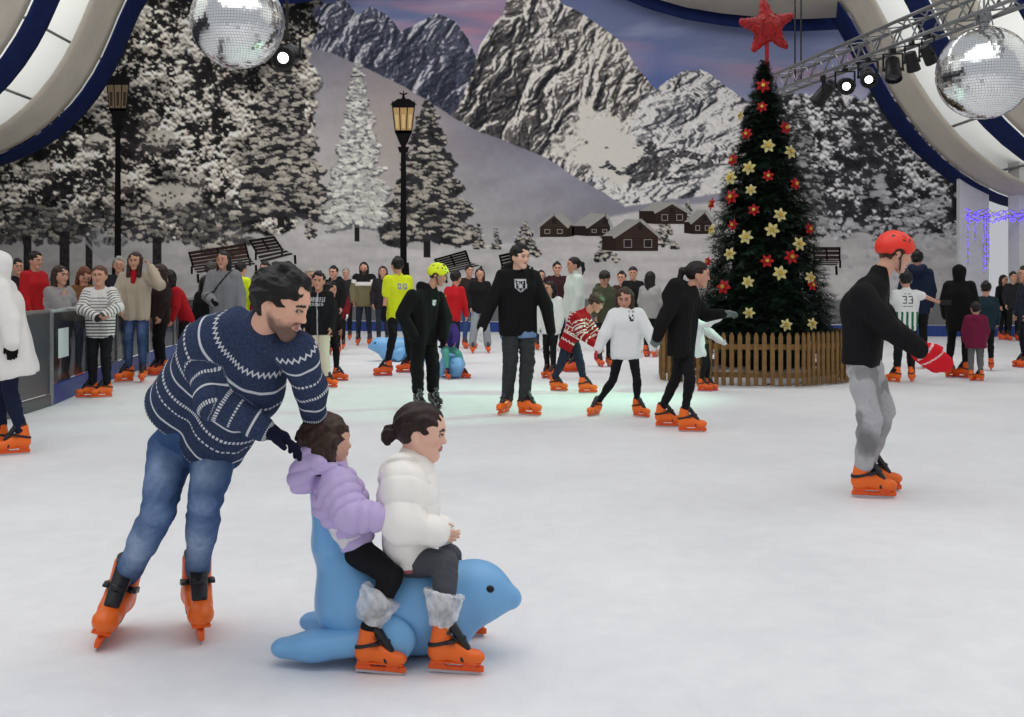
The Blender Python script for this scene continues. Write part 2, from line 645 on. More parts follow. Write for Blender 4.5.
def skate_parts(h=0.0045):
    def shellp(e=0.0):
        return [*([rc((0, 0.0, 0.28), (0, 0.085, 0.145), 0.024 + e, 0.02 + e, 0.01)] if e else []), rc((0, -0.078, 0.118), (0, 0.115, 0.098), 0.047 + e, 0.041 + e, 0.02),
                el((0, 0.135, 0.098), (0.046 + e, 0.056 + e, 0.04 + e), None, 0.02),
                rc((0, -0.082, 0.12), (0, -0.058, 0.27), 0.055 + e, 0.054 + e, 0.03),
                rc((0, -0.02, 0.15), (0, 0.05, 0.12), 0.05 + e, 0.045 + e, 0.03)]
    res = {}
    pr = shellp() + [plane((0, 0, 0.064), (0, 0, -1)), plane((0, -0.06, 0.268), (0, 0.25, 1)),
                     rc((0, 0.01, 0.31), (0, 0.085, 0.150), 0.036, 0.022, 0.006, 'sub')]
    v, f = mesh_sdf(pr, h)
    res['boot_shell'] = (v, f, ORANGE)
    pr = [rc((0, -0.062, 0.19), (0, -0.05, 0.33), 0.046, 0.05, 0.01), rc((0, -0.008, 0.272), (0, 0.088, 0.145), 0.026, 0.020, 0.012, sq=((1, 0, 0), 1.45)),
          plane((0, -0.05, 0.290), (0, 0.1, 1))]
    v, f = mesh_sdf(pr, h)
    res['liner'] = (v, f, DARK)
    mb = MB()
    mb.box((0, 0.02, 0.030), (0.009, 0.150, 0.013))
    mb.box((0, 0.098, 0.052), (0.013, 0.034, 0.022))
    mb.box((0, -0.078, 0.052), (0.013, 0.040, 0.022))
    mb.box((0, 0.025, 0.067), (0.034, 0.142, 0.008))
    v, f = mesh_sdf([bx((0, 0.02, 0.030), (0.010, 0.152, 0.014)), bx((0, 0.10, 0.052), (0.013, 0.036, 0.026), None, .006, .012),
                     bx((0, -0.08, 0.052), (0.013, 0.042, 0.026), None, .006, .012), bx((0, 0.028, 0.066), (0.034, 0.145, 0.007)),
                     bx((0, 0.168, 0.034), (0.009, 0.02, 0.018), None, .005, .01)], 0.0042)
    res['blade_holder'] = (v, f, (233, 92, 18))
    v, f = mesh_sdf([bx((0, 0.02, 0.009), (0.0026, 0.150, 0.010), None, .001, .001)], 0.0022)
    res['blade'] = (v, f, (190, 190, 195))
    for nm, c, n, w in (('ankle_strap', (0, -0.02, 0.182), (0, -0.22, 0.97), 0.011), ('toe_strap', (0, 0.055, 0.12), (0, 0.95, 0.3), 0.009)):
        n = unit(n)
        pr = (shellp(0.007) if nm == 'ankle_strap' else shellp(0.007)[1:3]) + [plane(np.array(c) + n * w, n, .002), plane(np.array(c) - n * w, -n, .002), plane((0, 0, 0.075), (0, 0, -1), .002)]
        if nm == 'ankle_strap':
            pr.insert(4, bx((0.052, 0.0, 0.18), (0.009, 0.022, 0.013), None, .004, .003))
            pr.insert(4, bx((-0.052, 0.0, 0.18), (0.009, 0.022, 0.013), None, .004, .003))
        v, f = mesh_sdf(pr, h)
        res[nm] = (v, f, DARK)
    return res


_sk = skate_parts()
SK_ME = {}
for _n, (_v, _f, _c) in _sk.items():
    SK_ME[_n] = mesh_data(_n, _v, _f, M_SHELL)
    set_col(SK_ME[_n], np.array(_c, float))
_sk2 = skate_parts(0.008)
_vs, _fs, _cs, _b = [], [], [], 0
for _n, (_v, _f, _c) in _sk2.items():
    if _n == 'toe_strap':
        continue
    _vs.append(_v)
    _fs.append(_f + _b)
    _cs.append(np.broadcast_to(np.array(_c, float), (len(_v), 3)))
    _b += len(_v)
SK_FAR = mesh_data('ice_skate', np.concatenate(_vs), np.concatenate(_fs), M_SHELL)
set_col(SK_FAR, np.concatenate(_cs) * np.array([.93, .84, 1.]))  # dim light of the far rink put into the colour: darker, redder skates
SK_BLACK = SK_FAR.copy()
_a = np.ones((_b, 4), F32)
_a[:, :3] = lin(np.where((vnoise(np.concatenate(_vs) * 60, 3) > 0.55)[:, None], np.array([190, 190, 190.]), np.array([20, 20, 24.])))
SK_BLACK.color_attributes['Col'].data.foreach_set('color', _a.ravel())
ANK = V(0, -0.055, 0.21)


def skate(parent, ank, toe, up, ks, near, black=False):
    y = unit(toe)
    z = unit(np.asarray(up, float) - y * np.dot(up, y))
    x = np.cross(y, z)
    M = np.array([x, y, z]).T * ks
    t = np.asarray(ank) - M @ ANK - np.array(parent['_b'])
    low = min((M @ V(0, q, 0))[2] for q in (-.128, .02, .168)) + t[2]
    if abs(low) < 0.10:
        t[2] -= low                                   # the blade rests on the ice
    m4 = Matrix([[*M[0], t[0]], [*M[1], t[1]], [*M[2], t[2]], [0, 0, 0, 1]])
    if not near or black:
        o = link('ice_skate', SK_BLACK if black else SK_FAR, parent)
        o.matrix_local = m4
        return o
    o = link('ice_skate', SK_ME['boot_shell'], parent)
    o.matrix_local = m4
    for n in ('liner', 'ankle_strap', 'toe_strap', 'blade_holder', 'blade'):
        link(n, SK_ME[n], o)
    return o


def hair_prims(h, style, vol=1.0):
    v = 0.03 * (vol - 1)
    cap = [h.E(0, -0.05, 0.14, 0.378 + v, 0.462 + v, 0.418 + v, 0.02)]
    face = [h.E(0, 0.54, -0.12, 0.45, 0.37, 0.465, 0.01, 'sub')]
    ears = [h.E(q * 0.40, 0.02, -0.09, 0.14, 0.14, 0.17, 0.01, 'sub') for q in (-1, 1)]
    low = [plane(h.L(0, 0, -0.15), -h.u + 0.55 * h.f, 0.01)]
    if style == 'short':
        top = [h.C((0, 0.20, 0.42), (0, -0.1, 0.50), 0.14, 0.12, 0.03, sq=None)]
        return cap + top + face + ears + low
    if style == 'shaggy':
        return cap + [h.E(0, 0.02, 0.22, 0.37, 0.44, 0.36, 0.02)] + [h.E(0, 0.52, -0.2, 0.40, 0.34, 0.42, 0.01, 'sub')] + [plane(h.L(0, 0, -0.24), -h.u + 0.5 * h.f, 0.01)]
    if style in ('pony', 'bun'):
        o = cap + [h.E(0, 0.54, -0.14, 0.42, 0.37, 0.47, 0.01, 'sub')] + ears + [plane(h.L(0, 0, -0.18), -h.u + 0.6 * h.f, 0.01)]
        if style == 'pony':
            o += [h.C((0, -0.42, 0.2), (0, -0.62, 0.12), 0.09, 0.12, 0.02), h.C((0, -0.62, 0.12), (0, -0.7, -0.25), 0.13, 0.11, 0.02), h.C((0, -0.7, -0.25), (0, -0.64, -0.6), 0.11, 0.04, 0.02)]
        else:
            o += [h.C((0, -0.38, 0.0), (0, -0.52, -0.02), 0.09, 0.11, 0.02), h.E(0, -0.6, -0.1, 0.12, 0.11, 0.17, 0.02)]
        return o
    if style in ('long', 'bob'):
        z = -0.95 if style == 'long' else -0.52
        o = cap + [h.C((q * 0.30, -0.1, 0.05), (q * 0.30, -0.02 if style == 'long' else -0.08, z), 0.14, 0.11, 0.03) for q in (-1, 1)]
        o += [h.C((0, -0.3, 0.05), (0, -0.26, z), 0.22, 0.24, 0.04), h.C((-.2, -0.24, -.2), (-.2, -0.22, z), 0.2, 0.16, 0.04), h.C((.2, -0.24, -.2), (.2, -0.22, z), 0.2, 0.16, 0.04)]
        o += [h.E(0, 0.47, -0.18, 0.28, 0.40, 0.47, 0.01, 'sub')]
        if style == 'bob':
            o += [plane(h.L(0, 0, z - 0.02), -h.u, 0.01)]
        return o
    if style == 'longside':
        z = -0.8
        o = cap + [h.C((q * 0.27, 0.02, 0.1), (q * 0.29, 0.27, z), 0.17, 0.14, 0.03) for q in (-1, 1)]
        o += [h.C((0, -0.3, 0.05), (0, -0.22, z), 0.22, 0.2, 0.04), h.E(0, 0.48, -0.18, 0.25, 0.38, 0.47, 0.01, 'sub')]
        return o
    if style == 'beanie':
        return cap + [h.E(0, -0.03, 0.2, 0.38, 0.46, 0.39, 0.02), plane(h.L(0, 0, 0.12), -h.u + 0.35 * h.f, 0.01)]
    return cap + face + low


def hair_disp(h, amp, tuft=0.0):
    def fn(Q):
        p = h.loc(Q.astype(np.float64))
        a = np.arctan2(p[:, 0], p[:, 2] + 0.3)
        if tuft:
            return amp * 1.3 * np.sin(a * 24 + 3 * np.sin(p[:, 1] * 5)) * .5 + tuft * vnoise(p * np.array([9., 6., 9.]), 3) + tuft * .5 * vnoise(p * np.array([22., 12., 22.]), 4)
        return amp * (np.sin(a * 26 + 3 * np.sin(p[:, 1] * 5)) * 0.5 + np.sin(a * 61 + p[:, 1] * 7) * 0.5)
    return fn


ALL = {}


def person(key, label, x, Y, H, yaw, lean=0, side=0, hyaw=0, hpitch=0, arms=None, legs=None, top=None, trs=None,
           hair=('short', (28, 22, 20)), skin=(196, 146, 122), helmet=None, gloves=None, skates=True, ov=None, h=None,
           beard=None, near=False, group=None, Hh=None, toe=None, black_skates=False, extra=None, fine=None, foot_z=(0, 0), mouth=0.0, lips=(170, 112, 100), knee=None, hoodup=None, mask=None, ksc=1.0, roll=.25):
    """a figure; x = column in the photo of the pelvis, Y = distance; ov overrides joints as (px, py, Y)"""
    s = H / 1.75
    Hh = Hh or (0.146 * H if H > 1.5 else 0.164 * H if H > 1.25 else 0.182 * H)
    px = h or max(0.0055, 0.75 * Y / FPX)
    fine = (px <= 0.0095) if fine is None else fine
    ks = min(.95, 0.06 + 0.90 * s)
    ks *= ksc
    a = math.radians(yaw)
    Fg = V(math.sin(a), -math.cos(a), 0)
    R0 = V(Fg[1], -Fg[0], 0)
    Z = V(0, 0, 1)
    base = V((x - 512) / FPX * Y, Y, 0)
    J = {}
    ank_z = 0.21 * ks
    pz = H * 0.50 - 0.05 * H + ank_z
    l = math.radians(lean)
    sd = math.radians(side)
    up = unit(Z * math.cos(l) + Fg * math.sin(l) + R0 * math.sin(sd))
    fw = unit(Fg - up * np.dot(Fg, up))
    rt = np.cross(fw, up)
    J['pel'] = base + Z * pz
    tl = H * 0.815 - H * 0.50
    J['chest'] = J['pel'] + up * tl * 0.72
    J['neck'] = J['pel'] + up * (tl + 0.02 * H)
    legs = legs or ((0.0, 0.10), (0.0, 0.10))
    arms = arms or (None, None)
    for i, q in enumerate(('R', 'L')):
        sg = 1 if q == 'R' else -1
        J['hip' + q] = J['pel'] + rt * sg * 0.09 * s - Z * 0.02
        J['sh' + q] = J['pel'] + up * tl * .945 + rt * sg * (0.092 * H)
        e = arms[i] or ((0.02, 0.07, -0.27), (0.08, -0.01, -0.23))
        J['el' + q] = J['sh' + q] + (Fg * e[0][0] + R0 * sg * e[0][1] + Z * e[0][2]) * s
        J['wr' + q] = J['el' + q] + (Fg * e[1][0] + R0 * sg * e[1][1] + Z * e[1][2]) * s
        J['ank' + q] = base + Fg * legs[i][0] * s + R0 * sg * legs[i][1] * s + Z * (ank_z + foot_z[i])
        kb = (knee[i] if knee else 0.05) * s
        J['kne' + q] = (J['hip' + q] + J['ank' + q]) * .5 + Fg * kb + Z * 0.01
    hf = a + math.radians(hyaw)
    hp = math.radians(hpitch)
    hF = V(math.sin(hf) * math.cos(hp), -math.cos(hf) * math.cos(hp), math.sin(hp))
    J['head'] = J['neck'] + unit(up * .75 + Z * .55) * Hh * 0.66 + hF * Hh * 0.10
    if ov:
        for k, p in ov.items():
            if len(p) == 4:
                J[k] = np.asarray(p[:3], float)
            else:
                J[k] = P(*p)
        if 'neck' in ov and 'head' not in ov:
            J['head'] = J['neck'] + unit(up * .8 + Z * .5) * Hh * 0.66 + hF * Hh * 0.10
    spine = unit(J['neck'] - J['pel'])
    rt = unit((J['shR'] - J['shL']))
    rt = unit(rt - spine * np.dot(rt, spine))
    fw = np.cross(spine, rt)
    hu = unit(spine * 0.35 + Z * 0.8) if not (ov and 'headup' in ov) else unit(ov['headup'][:3])
    hd = Head(J['head'], hF, hu, Hh)
    root = thing('person', label, 'person', base, group)
    # ---------------- body
    b = head_prims(hd, fine, H < 1.35, mouth)
    b += [rc(hd.L(0, -0.1, -0.22), J['neck'] - spine * 0.02, 0.21 * Hh, 0.235 * Hh, 0.02, tag='neck')]
    for q in (-1, 1):
        b.append(rc(J['pel'] + rt * q * 0.06 * s, J['chest'] + rt * q * 0.06 * s, 0.075 * s, 0.085 * s, 0.03, tag='torso'))
    for q in ('R', 'L'):
        sg = 1 if q == 'R' else -1
        b.append(rc(J['neck'] - spine * 0.04 * s, J['sh' + q], 0.045 * s, 0.045 * s, 0.03, tag='torso'))
        b.append(rc(J['sh' + q], J['el' + q], 0.044 * s, 0.036 * s, 0.015, tag='arm'))
        b.append(rc(J['el' + q], J['wr' + q], 0.037 * s, 0.026 * s, 0.012, tag='arm'))
        b.append(rc(J['hip' + q], J['kne' + q], 0.068 * s, 0.048 * s, 0.02, tag='leg'))
        b.append(rc(J['kne' + q], J['ank' + q], 0.046 * s, 0.036 * s, 0.012, tag='leg'))
        d = unit(J['wr' + q] - J['el' + q])
        if ov and 'hd' + q in ov:
            d = unit(ov['hd' + q][:3])
        w = fw * .8 + Z * .5
        if ov and 'th' + q in ov:
            w = np.array(ov['th' + q][:3], float)
        w = unit(w - d * np.dot(w, d))
        n = np.cross(d, w)
        if np.dot(n, -rt * sg) < 0:
            n = -n
        if ov and 'pm' + q in ov:
            n = unit(ov['pm' + q][:3])
            n = unit(n - d * np.dot(n, d))
            w = unit(w - n * np.dot(w, n))
        J['hand' + q] = (d, w, n)
        gi = gloves[0 if q == 'R' else 1] if gloves and isinstance(gloves[0], (tuple, dict, type(None))) else gloves
        if gi is None:
            b += hand_prims(J['wr' + q], d, w, n, s, 1.0, 0.55, px * .6)
    v, f = mesh_sdf(b, px if fine else px)
    col = np.broadcast_to(np.asarray(skin, float), v.shape).copy()
    hl = hd.loc(v)
    m = (np.abs(hl[:, 0]) < .5) & (np.abs(hl[:, 1]) < .6) & (np.abs(hl[:, 2]) < .62)
    bc = np.asarray(hair[1], float) * 0.9
    col[m] = head_colours(hd, v[m], col[m], skin, lips, bc, beard, fine=fine)
    part('body', v, f, M_SKIN, root, col)
    # ---------------- hair / hood / helmet
    if hair and hair[0] and hair[0] != 'none':
        hp_ = hair_prims(hd, hair[0], hair[2] if len(hair) > 2 else 1.0)
        v, f = mesh_sdf(hp_, px, hair_disp(hd, 0.0032 if fine else 0.0015, Hh * (.042 if hair[0] in ('short', 'shaggy') else .022 if hair[0] in ('long', 'bob', 'longside') else .010 if hair[0] == 'bun' else 0)), 0.02)
        c = np.asarray(hair[1], float)
        n = vnoise(v * np.array([160, 160, 30.]), 4)
        part('hair', v, f, M_HAIR, root, np.clip(c[None] * (1 + 0.38 * n[:, None]), 0, 255))
    if helmet:
        hp_ = [hd.E(0, -0.03, 0.16, 0.44, 0.53, 0.45, 0.02), plane(hd.L(0, 0, 0.10), -hd.u + 0.10 * hd.f, 0.01)]
        hp_[1:1] = [hd.E(0, -0.10, 0.06, 0.40, 0.40, 0.30, 0.03)]
        hp_ = hp_[:2] + [plane(hd.L(0, 0, -0.05), -hd.u + 0.24 * hd.f, 0.01)]
        hp_ += [hd.E(q * 0.42, 0.0, -0.07, 0.16, 0.17, 0.17, 0.01, 'sub') for q in (-1, 1)]
        hp_ += [hd.E(0, 0.58, -0.12, 0.42, 0.36, 0.36, 0.01, 'sub'), hd.E(0, -0.03, 0.0, 0.37, 0.44, 0.40, 0.01, 'sub')]
        v, f = mesh_sdf(hp_, min(px, 0.007))
        c = np.broadcast_to(np.asarray(helmet, float), v.shape).copy()
        p = hd.loc(v)
        for (vx, vy, vz) in ((.2, .36, .38), (-.2, .36, .38), (0.3, .2, .38), (-.3, .2, .38), (.37, .02, .33), (-.37, .02, .33), (.3, -.25, .40), (-.3, -.25, .40), (0.1, .2, .57), (-.1, .2, .57), (.36, -.22, .22), (-.36, -.22, .22)):
            m = ((p - np.array([vx, vy, vz])) ** 2).sum(1) < 0.048 ** 2
            c[m] = (25, 25, 25)
        ho = part('helmet', v, f, M_SHELL, root, c)
        mb = MB()
        for q in (-1, 1):
            mb.tube([hd.L(q * .40, .10, .07), hd.L(q * .36, .06, -.12), hd.L(q * .26, .14, -.36), hd.L(0, .24, -.50)], 0.022 * Hh, 6)
            mb.tube([hd.L(q * .37, -.2, .0), hd.L(q * .36, -.06, -.08), hd.L(q * .34, .06, -.16)], 0.022 * Hh, 6)
        mb.build('chin_strap', M_SHELL, ho, np.array([40, 38, 36.]), True)
    if top:
        make_top(root, J, hd, top, s, px, spine, rt, fw, Y)
    if trs:
        make_trousers(root, J, trs, s, px, Y, ks)
    if gloves:
        for i, q in enumerate(('R', 'L')):
            g = gloves[i] if isinstance(gloves, (list, tuple)) and isinstance(gloves[0], (list, tuple, dict, type(None))) else gloves
            if g is None:
                continue
            mt = isinstance(g, dict)
            gc = g['col'] if mt else g
            d, w, n = J['hand' + q]
            fat = g.get('fat', 1.35) if mt else 1.3
            pr = hand_prims(J['wr' + q], d, w, n, s * (1.06 if not mt else g.get('size', 1.1)), fat, 0.55, px * .7, mt and g.get('mitt', True))
            fa = unit(J['wr' + q] - J['el' + q])
            pr.append(rc(J['wr' + q] - fa * 0.05 * s, J['wr' + q] + d * 0.01 * s, 0.042 * s, 0.036 * s, 0.012))
            v, f = mesh_sdf(pr, min(px, .009))
            c = np.broadcast_to(np.asarray(gc, float), v.shape).copy()
            if mt and g.get('line') is not None:
                t = (v - J['wr' + q]) @ d
                m = (np.abs(t - 0.03) < .006) | (np.abs(t - 0.09 - 0.3 * ((v - J['wr' + q]) @ w)) < .005)
                c[m] = g['line']
            part('glove', v, f, M_KNIT, root, c)
    if skates:
        for i, q in enumerate(('R', 'L')):
            sp = unit(J['kne' + q] - J['ank' + q])
            if toe and toe[i] is not None:
                td = toe[i]
                if len(td) == 2:
                    ta, tp = math.radians(td[0]), math.radians(td[1])
                    td = V(math.sin(ta) * math.cos(tp), -math.cos(ta) * math.cos(tp), math.sin(tp))
            else:
                td = Fg
            upv = unit(Z * (1 - roll) + sp * roll) if not (toe and toe[i] is not None and len(toe[i]) == 3) else sp
            skate(root, J['ank' + q], td, upv, ks, near, black_skates)
    if extra:
        extra(root, J, hd, s, px, spine, rt, fw)
    ALL[key] = (root, J, hd)
    return root


def stamp(rows, u, v):
    """rows of text as a bitmap; u, v in 0..1 (v downwards) -> character code array"""
    h_, w_ = len(rows), len(rows[0])
    g = np.array([[ord(c) for c in r.ljust(w_)] for r in rows])
    ok = (u >= 0) & (u < 1) & (v >= 0) & (v < 1)
    return np.where(ok, g[np.clip((v * h_).astype(int), 0, h_ - 1), np.clip((u * w_).astype(int), 0, w_ - 1)], 32)


def make_top(root, J, hd, T, s, px, spine, rt, fw, Y):
    fat = T.get('fat', 1.0)
    arm = T.get('arm', 1.0) * fat
    hem = T.get('hem', 0.06)
    slv = T.get('sleeve', 1.0)
    o = []
    hemp = J['pel'] - spine * hem * s
    wide = T.get('wide', 1.0)
    belly = T.get('belly', 0.0)
    fl = T.get('flare', 1.0)
    for q in (-1, 1):
        o.append(rc(hemp + rt * q * 0.077 * s * wide * fl, J['chest'] + rt * q * 0.078 * s * wide, 0.098 * s * fat * fl, 0.112 * s * fat, 0.05, tag='torso'))
        o.append(rc(J['chest'] + rt * q * 0.078 * s * wide, J['chest'] + (J['neck'] - J['chest']) * .55 + rt * q * 0.06 * s, 0.11 * s * fat, 0.085 * s * fat, 0.05, tag='yoke'))
    if belly:
        o.append(el(J['pel'] * .6 + J['chest'] * .4 + fw * belly, (0.12 * s, 0.1 * s, 0.16 * s), np.array([rt, fw, spine]), 0.06))
    for q in ('R', 'L'):
        sh, e, w = J['sh' + q], J['el' + q], J['wr' + q]
        o.append(rc(J['neck'] - spine * 0.07 * s, sh, 0.048 * s * fat, 0.056 * s * fat, 0.04, tag='yoke'))
        if slv >= 1:
            o.append(rc(sh, e, 0.064 * s * arm, 0.055 * s * arm, 0.025, tag='up' + q))
            o.append(rc(e, w, 0.054 * s * arm, 0.041 * s * arm * T.get('cuff', 1.0), 0.015, tag='fo' + q))
        else:
            o.append(rc(sh, sh + (e - sh) * slv, 0.066 * s * arm, 0.06 * s * arm, 0.025, tag='up' + q))
    nk = T.get('neck', 'crew')
    nr = 0.25 * hd.H
    if nk in ('crew', 'collar', 'high', 'turtle'):
        top = {'crew': 0.018, 'collar': 0.03, 'high': 0.05, 'turtle': 0.07}[nk]
        o.append(rc(J['neck'] - spine * 0.05 * s, J['neck'] + spine * top * s, nr * 1.25, nr * (1.1 if nk != 'crew' else 1.02), 0.03, tag='neck'))
    cuts = [plane(hemp - spine * 0.06 * s * T.get('hemdrop', 1.0), -spine, 0.008)]
    if nk in ('crew', 'collar', 'high', 'turtle'):
        ntop = J['neck'] + spine * (top + 0.012) * s
        cuts.append(rc(ntop - spine * 0.004 + fw * 0.012, ntop + spine * 0.3 + fw * 0.06, nr * (0.86 if nk != 'crew' else 0.95), nr * 1.3, 0.008, 'sub'))
    if T.get('hood'):
        hb = J['neck'] - fw * 0.085 * s + spine * .02 * s
        o.append(rc(hb + rt * 0.085 * s, hb + rt * 0.02 * s - fw * .03 * s - spine * .05 * s, 0.07 * s, 0.076 * s, 0.03, tag='hood'))
        o.append(rc(hb - rt * 0.085 * s, hb - rt * 0.02 * s - fw * .03 * s - spine * .05 * s, 0.07 * s, 0.076 * s, 0.03, tag='hood'))
        for q in (-1, 1):
            o.append(rc(hb + rt * q * 0.085 * s, J['neck'] + rt * q * 0.055 * s + fw * .045 * s - spine * .035 * s, 0.05 * s, 0.035 * s, 0.02, tag='hood'))
    for p in T.get('more', ()):
        o.append(p)
    if T.get('hoodup'):
        o += [hd.E(0, -0.10, 0.10, 0.44, 0.50, 0.47, 0.03), hd.C((0, -.12, -.2), (0, -.1, -.6), .4, .34, .03)]
        cuts.append(hd.E(0, 0.48, -0.04, 0.29, 0.40, 0.40, 0.01, 'sub'))
        cuts.append(hd.E(0, -0.03, 0.06, 0.36, 0.42, 0.42, 0.01, 'sub'))
    amp = T.get('wr', 0.004)
    w1 = wrinkle(T.get('seed', 3), amp * s, T.get('wf', 45))
    puff = T.get('puff')
    pa = T.get('pa', .011)
    spv, pel = spine, J['pel']

    def disp(Q):
        r = w1(Q)
        if puff:
            tg, t = bone_of(Q.astype(np.float64), o)
            z = ((Q - pel) @ spv.astype(F32)) / (puff * s)
            ta = np.where(np.char.startswith(tg, 'up'), t * 0.28 / puff, np.where(np.char.startswith(tg, 'fo'), t * 0.25 / puff, z))
            r = r + pa * s * (np.abs(np.sin(ta * math.pi)) ** 0.5 - 0.6)
        return r
    hh = T.get('h', px)
    v, f = mesh_sdf(o + cuts, hh, disp, amp * s * 1.6 + (0.006 if puff else 0))
    col = np.broadcast_to(np.asarray(T['col'], float), v.shape).copy()
    pat = T.get('pat')
    ctx = None
    if pat or T.get('attrs'):
        tg, t = bone_of(v, o)
        q = v - J['chest']
        ctx = dict(tag=tg, t=t, r=q @ rt / s, f=q @ fw / s, u=q @ spine / s, v=v, s=s, J=J, n=J['neck'])
        if pat:
            col = pat(col, ctx)
    mat = T.get('mat', M_CLOTH)
    ob = part(T.get('name', 'jacket'), v, f, mat, root, col)
    if T.get('attrs'):
        T['attrs'](ob.data, ctx)
    return ob


def make_trousers(root, J, T, s, px, Y, ks):
    fat = T.get('fat', 1.0)
    low = T.get('low', 1.0)
    o, cuts = [], []
    for q in ('R', 'L'):
        hp, kn, an = J['hip' + q], J['kne' + q], J['ank' + q]
        d = unit(an - kn)
        o.append(rc(hp, kn, 0.088 * s * min(fat, 1.16), 0.062 * s * fat, 0.012, tag='th' + q))
        end = an + d * T.get('ext', 0.0) * s
        o.append(rc(kn, end, 0.060 * s * fat, 0.048 * s * fat * low, 0.012, tag='sh' + q))
        o.append(rc(kn + (an - kn) * .22 - unit(J['toe' + q] if 'toe' + q in J else V(0, 0, 0)) * 0, kn + (an - kn) * .45, 0.060 * s * fat, 0.053 * s * fat, 0.02))
    mid = (J['hipR'] + J['hipL']) / 2
    sp = unit(J['chest'] - J['pel'])
    ax = unit(J['hipR'] - J['hipL'])
    for q in (-1, 1):
        o.append(rc(mid + ax * q * 0.06 * s, J['pel'] + ax * q * 0.055 * s + sp * 0.12 * s, 0.094 * s * min(fat, 1.12), 0.086 * s, 0.03, tag='waist'))
    cuts.append(plane(J['pel'] + sp * T.get('rise', 0.12) * s, sp, 0.01))
    amp = T.get('wr', 0.0045)
    w1 = wrinkle(T.get('seed', 9), amp * s, T.get('wf', 50), (1, 1, 0.9))
    kn2 = [J['kneR'], J['kneL']]

    def disp(Q):
        r = w1(Q)
        for k in kn2:
            d = np.linalg.norm(Q - k.astype(F32), axis=-1)
            r = r + 0.003 * s * np.exp(-(d / (0.10 * s)) ** 2) * np.sin(Q[..., 2] * 150 / s + 5 * np.sin(Q[..., 0] * 31) + 4 * np.sin(Q[..., 1] * 27))
        return r
    v, f = mesh_sdf(o + cuts, px, disp, amp * s * 1.6 + 0.004)
    for q in ('R', 'L'):
        pass
    col = np.broadcast_to(np.asarray(T['col'], float), v.shape).copy()
    if T.get('pat'):
        tg, t = bone_of(v, o)
        col = T['pat'](col, dict(tag=tg, t=t, v=v, J=J, s=s))
    return part(T.get('name', 'trousers'), v, f, T.get('mat', M_CLOTH), root, col)
# ------------------------------------------------------------------ the printed mountain mural
WALL_Y = 33.0
MX0, MX1, MY0, MY1 = -80, 968, -70, 327
MW, MH = MX1 - MX0 + 1, MY1 - MY0 + 1
rng = np.random.RandomState(11)
gx, gy = np.meshgrid(np.arange(MX0, MX1 + 1), np.arange(MY0, MY1 + 1))
gx = gx.astype(float)
gy = gy.astype(float)
G = np.stack([gx, gy], -1)


def c3(*c):
    return np.array(c, float)


def ridge(pts, rough=3.0, seed=0, sc=14.0):
    xs, ys = zip(*pts)
    r = np.interp(gx, xs, ys)
    return r + rough * fbm(np.stack([gx / sc, gx * 0 + seed], -1), 4, seed, 0.6)


def mixm(C, m, col):
    return C + (col - C) * np.clip(m, 0, 1)[..., None]


# sky
t = np.clip((gy + 40) / 190, 0, 1)
C = c3(66, 74, 104) + (c3(120, 122, 142) - c3(66, 74, 104)) * t[..., None]
cl = fbm(np.stack([gx / 120, gy / 26 + gx / 400], -1), 5, 3)
C = mixm(C, np.clip(cl * 1.6 + 0.15, 0, 1) * 0.75, c3(138, 138, 152))
pk = fbm(np.stack([gx / 160 + 4, gy / 22 - gx / 300], -1), 4, 9)
C = mixm(C, np.clip(pk * 2.0 + 0.1, 0, 1) * np.clip(1 - np.abs(gy - 22 - (gx > 560) * 30) / 45, 0, 1) * 0.7, c3(158, 104, 112))
C = mixm(C, np.clip(1 - np.abs(gx - 660) / 70, 0, 1) * np.clip((gy - 20) / 60, 0, 1) * 0.8, c3(60, 76, 118))


def rock(C, mask, seed, dark, light, snow, thr, sx=26, sy=34, tilt=0.5, strata=0.25):
    """broken rock and snow faces of a printed mountain, from a ridged height field"""
    q = np.stack([(gx + tilt * (gy - 80)) / sx, gy / sy], -1)
    wq = q + 0.45 * np.stack([fbm(q * 1.5, 3, seed + 5), fbm(q * 1.5, 3, seed + 6)], -1)
    h = 0
    a = 1.0
    for k in range(5):
        h = h + a * (1 - 2 * np.abs(vnoise(wq * 2.0 ** k + 7.7 * k, seed + k)))
        a *= .58
    hx, hy = np.gradient(h, axis=1), np.gradient(h, axis=0)
    led = fbm(np.stack([(gx - gy * .35) / 16.0, (gy + gx * .30) / 2.6], -1), 3, seed + 2, 0.65)
    fine = fbm(np.stack([gx / 2.6, gy / 2.2], -1), 2, seed + 3, 0.7)
    lit = 0.46 - 1.5 * hx * sx / 30 - 0.9 * hy * sy / 40 + strata * led + 0.16 * fine - thr
    lit = lit + .16 * fbm(np.stack([gx / 45, gy / 45], -1), 2, seed + 9)
    r = np.clip(lit / .42, 0, 1)[..., None]
    col = dark + (light - dark) * r
    sm = np.clip((lit - .44) / .16, 0, 1)[..., None]
    col = col + (snow * (1 + .08 * fine)[..., None] - col) * sm
    return np.where(mask[..., None], col, C)


# far range on the left
r1 = ridge([(-80, 40), (240, 30), (290, 22), (306, 20), (322, 4), (345, -2), (358, 16), (370, 6), (386, 14), (400, 30), (418, 22), (436, 12), (455, 22), (468, 38), (478, 62), (486, 110), (1000, 300)], 3, 21)
C = rock(C, gy > r1, 31, c3(36, 38, 48), c3(70, 72, 84), c3(150, 148, 152), 0.22, 24, 30, 0.4, 0.1)
